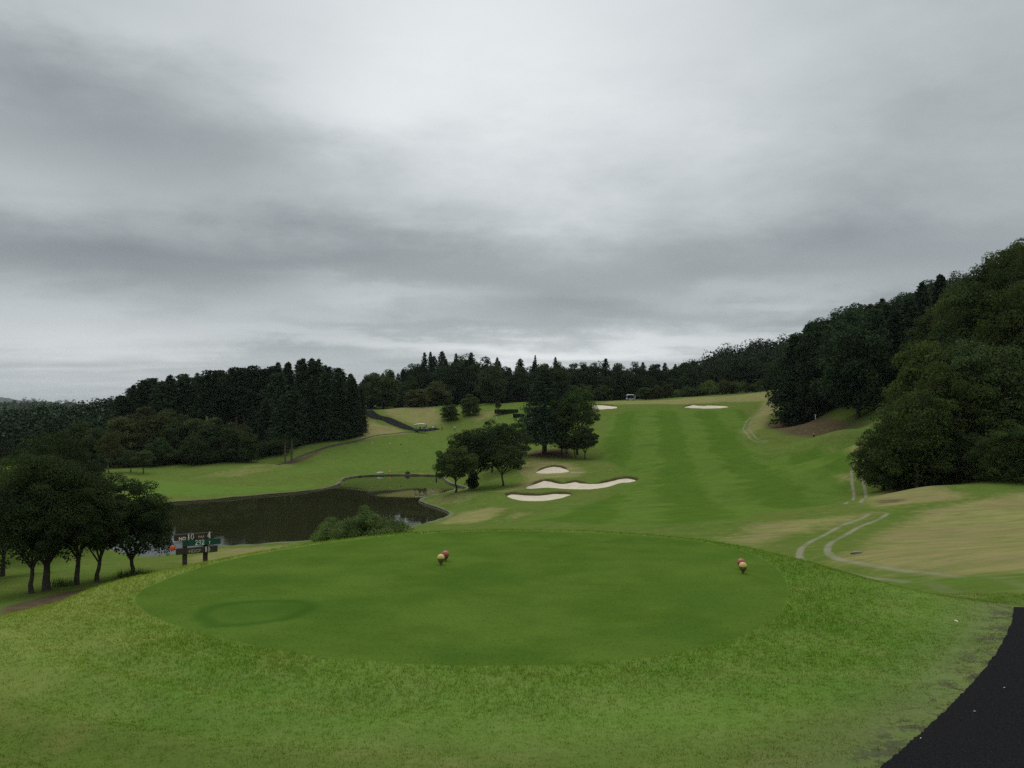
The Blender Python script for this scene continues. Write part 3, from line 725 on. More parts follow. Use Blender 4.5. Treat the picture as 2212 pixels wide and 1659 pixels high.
def crown_round(H, zb, rx, ry, ncl, per, leaf, rc=(0.24, 0.40), fill=0.12, egg=0.0, gap=0.0, flat=0.75, far=0.42):
    """crown of leafy clumps filling an egg between zb and H"""
    zc, rz = (H+zb)/2, (H-zb)/2; P, N, S = [], [], []
    d = unit(ncl*3); keep = d[:, 2] > -0.75; d = d[keep][:ncl]
    f = (0.50+far*rng.random(len(d))**0.7)[:, None]
    C = d*f*np.array([rx, ry, rz]); C[:, :2] *= (1 - egg*np.clip(C[:, 2]/rz, -1, 1))[:, None]; C[:, 2] += zc
    for c in C:
        if rng.random() < gap: continue
        r = (rc[0]+(rc[1]-rc[0])*rng.random())*min(rx, rz)
        p, n_, s_ = clump_leaves(c, r, per, leaf, flat=flat); P.append(p); N.append(n_); S.append(s_)
    nf = int(ncl*per*fill); dd = unit(nf)*(0.78*rng.random(nf)**0.5)[:, None]*np.array([rx, ry, rz]); dd[:, 2] += zc
    P.append(dd); N.append(nrm(unit(nf)+np.array([0, 0, 0.5]))); S.append(np.full(nf, leaf*1.7))
    P, N, S = np.vstack(P), np.vstack(N), np.concatenate(S); k_ = P[:, 2] > zb*0.5+0.05
    return leaf_quads(P[k_], N[k_], S[k_])
def crown_conifer(H, zb, rb, tiers, per, nleaf, leaf, droop=0.25, power=0.85, jag=0.3, topw=0.06):
    """whorls of drooping boughs hung with needle sprays"""
    P, N, S = [], [], []
    for i in range(tiers):
        t = (i+0.3*rng.random())/tiers; z = zb+(H-zb)*t; L0 = rb*((1-t)**power+topw)
        nb_ = max(4, int(per*(1-0.45*t)))
        for j in range(nb_):
            a = 2*np.pi*(j+rng.random())/nb_; L = L0*(1-jag+1.4*jag*rng.random()); k = max(4, int(nleaf*(0.35+0.65*L/rb)))
            s = np.sqrt(rng.random(k)); off = rng.normal(0, 0.10*L+0.05, (k, 3))*np.array([1, 1, 0.45])
            q = np.stack([s*L*math.cos(a), s*L*math.sin(a), z - droop*L*s*s + 0.10*L*s], 1)+off
            P.append(q); N.append(nrm(np.array([0.35*math.cos(a), 0.35*math.sin(a), 0.75])+0.55*unit(k))); S.append(leaf*(0.7+0.6*rng.random(k)))
    k = 14; P.append(np.stack([rng.normal(0, 0.05*rb, k), rng.normal(0, 0.05*rb, k), H*(0.94+0.06*np.linspace(0, 1, k))], 1)); N.append(unit(k)); S.append(np.full(k, leaf*0.7))
    return leaf_quads(np.vstack(P), np.vstack(N), np.concatenate(S), 0.5)
def tree(name, loc, trunk, crown, tm, cm, label, cat='tree', group=None, rz=None, sc_=1.0):
    """one new tree: Empty at the base with trunk and crown"""
    o = empty(name, loc, rng.random()*6.28 if rz is None else rz); o.scale = (sc_,)*3 if np.isscalar(sc_) else sc_
    if trunk is not None: link('trunk', mesh_np('trunk', *trunk, True), tm, o)
    link('crown', mesh_np('crown', *crown), cm, o)
    return tag(o, label, cat, group)
class Kind:
    """a tree kind: a few models of known height, copied into place"""
    def __init__(s, name, H, models, tm):
        s.name, s.H, s.tm = name, H, tm
        s.models = [(mesh_np('trunk', *a, True), mesh_np('crown', *b)) for a, b in models]
    def place(s, x, y, h, label, group, cm, wide=1.0, variant=None, rz=None, name=None, zoff=-0.1, tm=None):
        a, b = s.models[rng.integers(len(s.models)) if variant is None else variant]
        o = empty(name or s.name, (x, y, gz(x, y)+zoff), rng.random()*6.28 if rz is None else rz)
        k_ = h/s.H; o.scale = (k_*wide, k_*wide, k_)
        for nm, me, mt in (('trunk', a, tm or s.tm), ('crown', b, cm)):
            c = bpy.data.objects.new(nm, me); COL.objects.link(c); c.parent = o
            if not me.materials: me.materials.append(mt)
            c.material_slots[0].link = 'OBJECT'; c.material_slots[0].material = mt
        return tag(o, label, 'tree', group)

K_ROUND = Kind('broadleaf_tree', 12.0, [(trunk_limbs(12, 0.20, 3.5, 5, 3.2), crown_round(12, zb, 4.3*w_, 4.3/w_, 62, 120, 0.40, (0.19, 0.38), 0.2, egg=eg)) for zb, w_, eg in ((-1.0, 1.0, 0.15), (-1.5, 1.1, 0.25), (-0.6, 0.95, 0.0), (-1.5, 0.9, 0.3), (-0.8, 1.15, 0.1))], M_BARK)
K_HILL = Kind('broadleaf_tree', 12.0, [(trunk_limbs(12, 0.20, 3.5, 5, 3.4), crown_round(12, zb, 4.6*w_, 4.6/w_, 80, 160, 0.29, (0.15, 0.33), 0.15, egg=eg, gap=0.03)) for zb, w_, eg in ((-1.2, 1.0, 0.15), (-1.5, 1.12, 0.25), (-0.8, 0.95, 0.05), (-1.5, 0.9, 0.3))], M_BARK)
K_SUGI = Kind('cedar_tree', 20.0, [(tube_np([(0, 0, -0.5), (0, 0, 0), (0, 0, 10), (0, 0, 19.5)], [0.42, 0.34, 0.22, 0.03], 7), crown_conifer(20, zb, rb, 44, 13, 16, 0.70, dr, pw, 0.42)) for zb, rb, dr, pw in ((0.8, 3.7, 0.2, 0.65), (1.2, 3.3, 0.3, 0.5), (0.5, 4.0, 0.15, 0.8), (1.0, 2.7, 0.25, 0.6))], M_BARK)
K_HINO = Kind('cypress_tree', 20.0, [(tube_np([(0, 0, -0.5), (0, 0, 0), (0.1, 0, 10), (0, 0, 19)], [0.34, 0.27, 0.19, 0.04], 7), crown_conifer(20, zb, rb, 30, 13, 20, 0.66, 0.15, pw, 0.5, 0.2)) for zb, rb, pw in ((8.5, 3.3, 0.4), (7.5, 3.6, 0.5), (9.5, 3.2, 0.35))], M_PALEBARK)
K_PARK = Kind('park_tree', 8.0, [(trunk_limbs(8, 0.16, 2.4, 6, 2.6), crown_round(8, 2.2, 3.2*w_, 3.2/w_, 40, 150, 0.24, (0.20, 0.38), egg=0.1, gap=0.06)) for w_ in (1.0, 1.1, 0.92)], M_BARK)
K_SHRUB = Kind('shrub', 3.0, [(trunk_limbs(3, 0.06, 0.5, 5, 1.2), crown_round(3, 0.1, 2.0*w_, 1.8, 26, 130, 0.16, (0.28, 0.48), flat=0.8)) for w_ in (1.0, 1.2, 0.85)], M_BARK)


def nearby(vx, marks):
    return [m for lim, m in marks if vx < lim][0]
ROWS = ('front row', 'second row', 'third row', 'fourth row', 'fifth row', 'sixth row', 'rearmost row')
LWM = [(300, 'at the far left end'), (350, 'above the small grey green tree'), (430, 'above the left green'), (520, 'well left of the two tall pines'), (585, 'just left of the two tall pines'), (650, 'behind the two tall pines'), (715, 'right of the two tall pines'), (9999, 'near the grey cabinet')]
BWM = [(860, 'by the large dark tree'), (925, 'above the near golf cart'), (985, 'behind the broad olive crown'), (1035, 'above the right round tree'), (1095, 'behind the big oval tree'), (1150, 'left of the big cedar top'), (1225, 'behind the big cedar'), (1290, 'right of the big cedar top'), (1340, 'behind the far left bunker'), (1385, 'behind the far golf cart'), (1450, 'behind the rust coloured tree'), (1520, 'left above the far right bunker'), (1580, 'right above the far right bunker'), (9999, 'behind the straw ridge end')]
RMM = [(1735, 'at its fairway end'), (1785, 'above the white stake'), (1840, 'above the bare soil'), (1900, 'beside the near hillside wood'), (1975, 'half behind the near hillside wood'), (9999, 'high behind the near hillside wood')]
RNM = [(1935, 'at its tip by the ruts'), (1990, 'above the straw mound'), (2050, 'left of its middle'), (2110, 'in its middle'), (2165, 'right of its middle'), (2212, 'by the right frame edge'), (9999, 'cut by the right frame edge')]
def sky_y(poly, vx):
    p = np.array(poly, float); return np.interp(vx, p[:, 0], p[:, 1])
def top_cap(poly, vx, D):
    """height above the eye line that the tree line reaches there"""
    return (HOR - sky_y(poly, vx))/VF*D + CAMZ
# ---- left wood behind the pond
LW = [(225, 868), (245, 852), (300, 828), (340, 815), (400, 808), (480, 800), (540, 790), (600, 780), (640, 772), (690, 776), (740, 798), (770, 818), (800, 830)]
for D, dvx, row in ((292, 24, 'rearmost row'), (272, 26, 'third row'), (254, 28, 'second row'), (240, 30, 'front row')):
    v = 262.0 if D > 245 else 600.0
    while v < (775 if D > 245 else 790):
        vx = v+rng.uniform(-7, 7); d_ = D+rng.uniform(-6, 6); x = xat(vx, d_); g = gz(x, d_)
        h = top_cap(LW, vx, d_)-g-rng.uniform(-0.6, 2.2) if D > 245 else min(top_cap(LW, vx, d_)-g-rng.uniform(1, 4), rng.uniform(15, 20))
        if h > 6:
            kk = K_HINO if (rng.random() < (0.3 if D > 280 else (1.0 if 410 < vx < 600 else (0.7 if vx < 600 else 0.2)))) else K_SUGI
            kk.place(x, d_, h, (('bare stemmed cypress' if kk is K_HINO else 'dark pointed cedar')+', '+row+' of the left wood, '+nearby(vx, LWM)), 'trees of the left wood', L_CONIF, 1.15)
        v += dvx
for (vx, D, h, wd) in [(640, 224, 15, 1.2), (672, 226, 17, 1.2), (704, 228, 18, 1.2), (735, 230, 17, 1.2), (762, 232, 16, 1.15), (575, 218, 13, 1.2), (545, 216, 12, 1.2), (602, 222, 16, 1.2)]:
    x = xat(vx, D); K_SUGI.place(x, D, h, 'cedar with boughs to the ground edging the left wood, '+nearby(vx, LWM), 'edge trees of the left wood', L_CONIF, wd)
# broadleaf fringe
for (vx, D, h, wd, cm) in [(270, 210, 12, 1.25, L_OLIVE), (310, 213, 13.5, 1.3, L_OLIVE), (355, 212, 12.5, 1.3, L_OLIVE), (395, 208, 11.5, 1.2, L_FOREST), (430, 206, 11, 1.2, L_FOREST), (465, 205, 10.5, 1.2, L_FOREST),
                       (500, 204, 9.5, 1.2, L_FOREST), (235, 207, 9.0, 1.15, L_FOREST), (205, 200, 9.5, 1.2, L_FOREST), (175, 205, 11, 1.2, L_FOREST), (535, 203, 8.5, 1.1, L_FOREST), (345, 200, 7, 1.2, L_FOREST), (420, 198, 7, 1.2, L_FOREST)]:
    x = xat(vx, D); K_ROUND.place(x, D, h, ('olive green round crown standing before the bare cypress trunks' if cm is L_OLIVE else 'dark broadleaf tree fringing the left wood, '+nearby(vx, LWM)), 'olive trees before the left wood' if cm is L_OLIVE else 'broadleaf fringe of the left wood', cm, wd)
for vx in range(150, 640, 20):
    D = np.interp(vx, [150, 330, 480, 640], [199, 201, 203, 219])+rng.uniform(-2, 2); xx = xat(vx, D)
    K_SHRUB.place(xx, D, rng.uniform(2.6, 4.6), 'dark shrub under the left wood, '+nearby(vx, LWM), 'undergrowth of the left wood', L_FOREST, 1.25, zoff=-0.3)
x = xat(236, 186); K_PARK.place(x, 186, 9.0, 'rusty green tree with a pale trunk behind the left green', None, L_OLIVE, 0.85, tm=M_PALEBARK)
x = xat(312, 184); K_PARK.place(x, 184, 5.2, 'small grey green tree on the edge of the left green', None, L_FOREST, 1.2)
x = xat(285, 186); K_PARK.place(x, 186, 5.0, 'low leaning tree between the rusty tree and the small grey one', None, L_FOREST, 1.1)
for (vx, D, lab, h) in [(617, 203, 'left of the two tall pines with bare pale trunks', 16.0), (631, 204, 'right of the two tall pines with bare pale trunks', 17.0)]:
    K_HINO.place(xat(vx, D), D, h, lab, None, L_CONIF, 1.1, name='pine_tree')
# ---- back wood along the top of the course
BW = [(780, 812), (800, 797), (850, 792), (880, 778), (920, 772), (960, 766), (1000, 766), (1030, 768), (1060, 782), (1100, 778), (1140, 768), (1180, 774), (1210, 788), (1240, 780), (1280, 776), (1330, 777), (1380, 783), (1430, 786), (1480, 782), (1520, 772), (1560, 754), (1600, 745), (1700, 740)]
for D, dvx, row in ((372, 21, 'skyline row'), (348, 23, 'middle row'), (328, 25, 'front row')):
    v = 782.0
    while v < (1500 if D > 335 else 1690):
        vx = v+rng.uniform(-7, 7); d_ = D+rng.uniform(-6, 6); x = xat(vx, d_); g = gz(x, d_)
        h = (top_cap(BW, vx, d_)-g+rng.uniform(-4.5, 0.8)) if D > 335 else min(top_cap(BW, vx, d_)-g-rng.uniform(2, 6), rng.uniform(11, 17))
        if h > 4:
            if rng.random() < (0.25 if vx > 1215 else (0.6 if D > 335 else 0.35)): K_SUGI.place(x, d_, h, 'dark cedar, '+row+' of the back wood, '+nearby(vx, BWM), 'cedars of the back wood', L_CONIF, 1.15)
            else: K_ROUND.place(x, d_, h, 'dark round crown, '+row+' of the back wood, '+nearby(vx, BWM), 'broadleaf trees of the back wood', L_MID, 1.0)
        v += dvx
for (vx, ty, wd) in [(917, 760, 0.75), (930, 758, 0.55), (955, 757, 1.0), (985, 762, 0.8), (1018, 760, 1.0), (1074, 771, 0.8), (1156, 766, 0.6), (1200, 770, 0.6)]:
    D = 362; x = xat(vx, D); g = gz(x, D)
    K_SUGI.place(x, D, (HOR-ty)/VF*D+CAMZ-g, 'thin cedar spire against the sky, '+nearby(vx, BWM), 'spires of the back wood', L_CONIF, wd)
# park trees before the back wood: view x, base y guess (depth), height m, width factor, leaves, label
FRONT = [(828, 300, 15, 1.15, L_FOREST, 'large dark tree at the top of the far asphalt path'), (902, 292, 6.8, 1.8, L_OLIVE, 'olive tree left of the pair on the straw slope, nearest the far path'),
         (942, 303, 9.5, 1.65, L_OLIVE, 'broad olive crown above the straw slope, right of the smaller olive tree'), (973, 268, 5.4, 1.6, L_PARK, 'left of the two round trees on the straw slope above the golfers'),
         (1016, 272, 7.0, 1.35, L_PARK, 'right and taller of the two round trees above the golfers'), (1060, 300, 14, 1.15, L_FOREST, 'big oval tree behind the round pair, before the back wood'),
         (1076, 270, 4.2, 0.7, L_OLIVE, 'thin pale sapling beside the low clipped hedge'), (1195, 302, 15, 1.1, L_FOREST, 'tall olive tree rising behind the big cedar'),
         (1262, 296, 6.5, 1.5, L_OLIVE, 'round tree half hidden by the trees right of the cedar'), (1302, 302, 6.2, 1.6, L_PARK, 'round green tree just right of the far left bunker'),
         (1393, 305, 4.8, 1.8, L_PARK, 'dark round bush right of the far golf cart'), (1417, 304, 5.2, 1.15, L_OLIVE, 'rust coloured small tree on the straw ridge'),
         (1441, 304, 5.8, 1.15, L_OLIVE, 'yellowish small tree next to the rust coloured one')]
for (vx, D, h, wd, cm, lab) in FRONT:
    (K_PARK if vx == 1076 else K_ROUND).place(xat(vx, D), D, h, lab, None, cm, wd)
for i, vx in enumerate(range(1464, 1690, 17)):
    D = 312+rng.uniform(-4, 4); K_SHRUB.place(xat(vx, D), D, rng.uniform(3.2, 6.2), 'low tree in the mixed row along the top of the straw ridge', 'row of low trees on the ridge', (L_BUSH, L_FOREST, L_OLIVE, L_PARK)[i % 4], rng.uniform(0.75, 1.05))
# ---- right middle wood
RM = [(1676, 760), (1690, 735), (1702, 720), (1750, 692), (1790, 668), (1850, 648), (1900, 643), (1940, 648), (1960, 624), (2000, 604), (2060, 585), (2200, 540)]
for D, dvx, v0, v1, row in ((285, 42, 1790, 2100, ROWS[6]), (262, 44, 1745, 2080, ROWS[5]), (242, 46, 1718, 2070, ROWS[4]), (224, 48, 1708, 2060, ROWS[3]), (209, 46, 1712, 2050, ROWS[2]), (197, 44, 1790, 1990, ROWS[1]), (184, 44, 1850, 1960, ROWS[0])):
    v = float(v0)
    while v < v1:
        vx = v+rng.uniform(-6, 6); d_ = D+rng.uniform(-5, 5); x = xat(vx, d_); g = gz(x, d_)
        h = min(top_cap(RM, vx, d_)-g+rng.uniform(-1.5, 0.5), rng.uniform(18, 24))
        if h > 5:
            if rng.random() < 0.35: K_SUGI.place(x, d_, h, 'dark cedar, '+row+' of the right fairway wood, '+nearby(vx, RMM), 'cedars of the wood right of the fairway', L_CONIF, 1.35)
            else: K_ROUND.place(x, d_, h, 'dark leafy tree, '+row+' of the right fairway wood, '+nearby(vx, RMM), 'leafy trees of the wood right of the fairway', L_MID, 1.0)
        v += dvx
# ---- right near wood
RN = [(1876, 985), (1890, 930), (1927, 876), (1970, 810), (2005, 750), (2012, 683), (2046, 640), (2083, 598), (2133, 560), (2176, 527), (2186, 500), (2212, 488), (2500, 440)]
for D, dvx, v0, row in ((150, 62, 2065, ROWS[6]), (136, 70, 2030, ROWS[4]), (122, 80, 1995, ROWS[3]), (110, 84, 1962, ROWS[2]), (100, 86, 1935, ROWS[1]), (92, 90, 1975, ROWS[0])):
    v = float(v0)
    while v < 2290:
        vx = v+rng.uniform(-10, 10); d_ = D+rng.uniform(-3, 3); x = xat(vx, d_); g = gz(x, d_)
        h = min(top_cap(RN, vx, d_)-g+rng.uniform(-1.2, 0.3), rng.uniform(15, 21) if D > 130 else rng.uniform(11, 17))
        if h > 3.5: K_HILL.place(x, d_, h, 'leafy tree, '+row+' of the near hillside wood, '+nearby(vx, RNM), 'trees of the near right hillside', (L_RIGHT if rng.random() < 0.72 else L_FOREST), rng.uniform(0.85, 1.05))
        v += dvx
for (vx, D, h, cm) in [(1925, 96, 7.5, L_RIGHT), (1950, 92, 6.0, L_FOREST), (2085, 88, 5.5, L_FOREST), (2130, 85, 5.0, L_FOREST), (2180, 82, 6.0, L_RIGHT), (2230, 80, 6, L_FOREST), (2030, 92, 5, L_RIGHT), (1905, 100, 8, L_RIGHT)]:
    K_HILL.place(xat(vx, D), D, h, 'low bush edging the near hillside wood, '+nearby(vx, RNM), 'bushy edge of the near right wood', cm, 1.15)
# ---- far woods that read as one mass
def wood_mass(name, pts, hs, label, mat, nq=70, leaf=1.1):
    P, N, S = [], [], []
    for (x, y, z), h in zip(pts, hs):
        r = h*0.38
        for _ in range(3):
            c = np.array([x, y, z+h*0.62])+rng.normal(0, r*0.35, 3)
            p, n_, s_ = clump_leaves(c, r*0.75, nq//3, leaf*h/10, low=-0.9, flat=1.0); P.append(p); N.append(n_); S.append(s_)
    V, F = leaf_quads(np.vstack(P), np.vstack(N), np.concatenate(S), 0.75)
    return tag(link(name, mesh_np(name, V, F), mat), label, 'wood', kind='stuff')
pts, hs = [], []
for _ in range(900):
    d_ = rng.uniform(226, 470); vx = rng.uniform(-260, 270 if d_ > 270 else 215); x = xat(vx, d_)
    g = gz(x, d_); cap = top_cap([(-300, 893), (0, 889), (60, 884), (110, 880), (160, 888), (230, 868), (300, 845)], vx, d_)-g
    h = min(rng.uniform(8, 13), cap)
    if h > 4: pts.append((x, d_, g)); hs.append(h)
wood_mass('distant_wood', pts, hs, 'dark green wood covering the low slopes at the far left', L_FAR, 110, 1.0)
pts, hs = [], []
for _ in range(420):
    d_ = rng.uniform(365, 560); vx = rng.uniform(1470, 1800); x = xat(vx, d_); g = gz(x, d_)
    cap = top_cap([(1440, 792), (1480, 784), (1530, 770), (1570, 749), (1620, 738), (1690, 730), (1800, 720)], vx, d_)-g
    h = min(rng.uniform(9, 15), cap)
    if h > 4: pts.append((x, d_, g)); hs.append(h)
wood_mass('distant_wood', pts, hs, 'dark wooded hill beyond the upper right of the fairway', L_FAR, 130, 0.8)

# ---------------------------------------------------------------- single trees
def spot(vx, D, dz=-0.05):
    x = xat(vx, D); return (x, D, gz(x, D)+dz)
def own_tree(name, vx, D, H, r0, fork, nl, rx, zb, ncl, per, leaf, label, cm, ry=None, egg=0.1, gap=0.05, rc=(0.14, 0.34), tm=M_BARK, lean=0.0, flat=0.7):
    tr = trunk_limbs(H, r0, fork, nl, rx*0.8, lean=lean)
    cr = crown_round(H, zb, rx, ry or rx, ncl, per, leaf, rc, 0.12, egg, gap*0.6, flat, 0.52)
    return tree(name, spot(vx, D), tr, cr, tm, cm, label, rz=0.0)
# the row left of the pond
own_tree('park_tree', 75, 57, 7.7, 0.15, 1.9, 6, 3.1, 1.35, 70, 240, 0.15, 'leafy dark tree at the left end of the row by the pond', L_DARK)
own_tree('park_tree', 107, 58, 9.3, 0.24, 2.1, 7, 3.5, 1.5, 90, 260, 0.15, 'tallest dark tree with the thickest trunk in the row by the pond', L_DARK, egg=0.25)
own_tree('park_tree', 171, 60, 8.4, 0.17, 2.3, 6, 2.6, 1.6, 70, 240, 0.15, 'middle tree of the dark row by the pond, with a straight trunk', L_DARK, egg=0.2)
own_tree('park_tree', 215, 61, 6.9, 0.15, 1.7, 5, 2.5, 1.6, 64, 240, 0.15, 'forked tree second from the right in the row by the pond', L_DARK)
own_tree('park_tree', 291, 63.5, 6.9, 0.15, 1.5, 6, 2.8, 0.75, 84, 260, 0.15, 'rounded dark tree nearest the hole sign, right end of the pond row', L_DARK, egg=0.1)
for (vx, D, H, rx, lab) in [(12, 70, 9.6, 3.9, 'olive tinted tree at the left frame edge behind the dark row'), (-60, 64, 8.8, 3.8, 'tree cut off by the left frame edge'),
                            (58, 84, 11.0, 4.2, 'tree behind the tallest of the dark row'), (120, 92, 12.2, 4.4, 'tall tree top showing above the middle of the dark row'), (190, 96, 10.0, 3.8, 'tree behind the forked tree of the pond row')]:
    own_tree('park_tree', vx, D, H, 0.17, 1.8, 5, rx, 1.2, 60, 170, 0.20, lab, L_PARK if vx < 60 else L_DARK)
# the group on the far side of the pond
own_tree('park_tree', 985, 139, 7.9, 0.16, 2.4, 6, 3.6, 1.6, 76, 170, 0.24, 'front left tree of the group on the point of the pond', L_PARK, gap=0.05)
own_tree('park_tree', 1022, 147, 10.2, 0.30, 2.2, 6, 4.9, 1.6, 96, 170, 0.25, 'largest tree of the group on the pond point, behind the front left one', L_DARK)
own_tree('park_tree', 1087, 145.5, 7.6, 0.17, 2.2, 8, 3.7, 2.3, 74, 160, 0.23, 'forked tree with open branches, right of the group on the pond point', L_PARK, gap=0.10)
own_tree('park_tree', 1062, 166, 9.8, 0.17, 2.4, 5, 4.2, 1.8, 66, 140, 0.26, 'dark tree behind the group, between it and the big cedar', L_DARK)
own_tree('park_tree', 1102, 170, 9.4, 0.17, 2.4, 5, 3.8, 1.8, 60, 140, 0.26, 'dark tree touching the left boughs of the big cedar', L_DARK)
tree('shrub', spot(1021, 143.5), None, crown_round(2.9, 0.0, 1.15, 1.0, 30, 130, 0.16, (0.3, 0.5), 0.3, egg=0.1), M_BARK, L_DARK, 'dark upright clipped shrub between the trees on the pond point', 'shrub', rz=0)
# big cedar
tr = tube_np([(0, 0, -0.5), (0, 0, 0), (0.05, 0, 5), (0, 0.05, 11), (0, 0, 17.2)], [0.75, 0.55, 0.42, 0.25, 0.04], 10)
cr = crown_conifer(18.6, 2.6, 7.0, 20, 16, 110, 0.46, 0.14, 0.85, 0.34, 0.05)
tree('cedar_tree', spot(1176, 185), tr, cr, M_BARK, L_DEOD, 'big blue green cedar with layered boughs in the middle of the course', rz=0)
own_tree('park_tree', 1247, 183, 14.5, 0.22, 5.0, 6, 4.1, 4.2, 80, 150, 0.28, 'tall olive brown tree just right of the big cedar', L_PARK, egg=0.25)
own_tree('park_tree', 1214, 182, 12.5, 0.2, 4.0, 6, 3.4, 2.5, 60, 140, 0.28, 'tree squeezed between the big cedar and the tall olive brown tree', L_PARK)
own_tree('park_tree', 1263, 176, 6.8, 0.14, 1.6, 5, 2.7, 1.6, 50, 150, 0.24, 'right one of the small trees at the foot of the tall olive brown tree', L_DARK)
own_tree('park_tree', 1244, 177, 5.8, 0.11, 1.4, 5, 2.0, 1.4, 40, 140, 0.24, 'middle one of the small trees at the foot of the tall olive brown tree', L_PARK)
own_tree('park_tree', 1224, 178, 5.6, 0.11, 1.4, 5, 1.9, 1.3, 40, 140, 0.24, 'left one of the small trees beside the cedar trunk', L_DARK)
# bush behind the tee
def wild_bush(vx, D, W, H):
    P, N, S = [], [], []
    for i in range(210):
        a = rng.uniform(-1, 1); b_ = rng.uniform(-1, 1); top_ = H*(1-0.55*abs(a)**2.6)*(0.86+0.14*math.sin(a*7+1))
        c = np.array([a*W/2*0.9, b_*W*0.30, max(0.3, top_*(0.35+0.6*rng.random())*(1-0.25*b_*b_))])
        p, n_, s_ = clump_leaves(c, rng.uniform(0.45, 0.75), 210, 0.15, flat=0.8); P.append(p); N.append(n_); S.append(s_)
        k_ = 14; u = nrm(np.array([0, 0, 0.6])+0.9*unit(k_)); q = c+u*rng.uniform(0.4, 0.75, (k_, 1)); P.append(q); N.append(nrm(np.cross(u, unit(k_)))); S.append(np.full(k_, 0.18))
    P, N, S = np.vstack(P), np.vstack(N), np.concatenate(S); k_ = P[:, 2] > 0
    return leaf_quads(P[k_], N[k_], S[k_], 0.4)
tree('bush', spot(785, 84, -0.5), trunk_limbs(2.5, 0.08, 0.4, 8, 2.8), wild_bush(785, 84, 9.4, 4.2), M_BARK, L_BUSH, 'wide wild green bush behind the far edge of the tee', 'bush', rz=0)
for (vx, D, lab) in [(282, 62.5, 'tuft of tall grass left of the rounded tree trunk'), (309, 63, 'tuft of tall grass right of the rounded tree trunk'), (140, 59.5, 'tuft of tall grass beside the thick trunk')]:
    P = rng.normal(0, 0.35, (260, 3))*np.array([1.3, 0.6, 0]); hh = rng.uniform(0.25, 0.75, 260)
    tip = P+np.stack([rng.normal(0, 0.15, 260), rng.normal(0, 0.12, 260), hh], 1); wv = np.stack([np.full(260, 0.015), rng.normal(0, 0.01, 260), np.zeros(260)], 1)
    V = np.stack([P-wv, P+wv, tip], 1).reshape(-1, 3)
    o = link('grass_tuft', mesh_np('grass_tuft', V, np.arange(780).reshape(-1, 3)), L_BUSH); o.location = spot(vx, D, 0); tag(o, lab, 'grass tuft', kind='stuff')
# low clipped hedges
def hedge(vx, D, W, Dp, H, lab):
    n = 2600; q = rng.uniform(-1, 1, (n, 3)); q = q/np.maximum(np.abs(q).max(1), 1e-6)[:, None]; q = q*np.where(rng.random((n, 1)) < 0.5, 1.0, rng.random((n, 1))**0.4)
    P = q*np.array([W/2, Dp/2, H/2])*(1+rng.normal(0, 0.03, (n, 1)))+np.array([0, 0, H/2]); k_ = P[:, 2] > 0.02
    V, F = leaf_quads(P[k_], nrm(q+0.7*unit(n))[k_], 0.34)
    o = link('hedge', mesh_np('hedge', V, F), L_DARK); o.location = spot(vx, D, 0); return tag(o, lab, 'hedge')
hedge(1094, 268, 7.0, 2.0, 1.3, 'low clipped hedge at the top of the left fairway')
hedge(1120, 258, 3.0, 1.5, 1.0, 'short clipped hedge half behind the big cedar')

# ---------------------------------------------------------------- hole sign
M_WOOD = simple_mat('sign wood', (0.042, 0.028, 0.024), 0.8, 0.35, 9.0, bump=0.4)
M_SGREEN = simple_mat('green paint', (0.004, 0.052, 0.034), 0.55, 0.2, 4.0)
M_CREAM = simple_mat('cream lettering', (0.62, 0.60, 0.48), 0.7, 0.2, 20.0)
M_FADED = simple_mat('faded lettering', (0.30, 0.26, 0.19), 0.8, 0.3, 30.0)
M_WHITE = simple_mat('white lettering', (0.62, 0.74, 0.66), 0.6, 0.08, 10.0)
M_ORANGE = simple_mat('orange plastic', (0.62, 0.10, 0.03), 0.5, 0.15, 8.0)
def text_mesh(body, size, bold=0.0):
    cu = bpy.data.curves.new('lettering', 'FONT'); cu.body = body; cu.size = size; cu.extrude = 0.004; cu.offset = bold
    o = bpy.data.objects.new('lettering', cu); COL.objects.link(o)
    dg = bpy.context.evaluated_depsgraph_get(); me = bpy.data.meshes.new_from_object(o.evaluated_get(dg)); bpy.data.objects.remove(o)
    return me
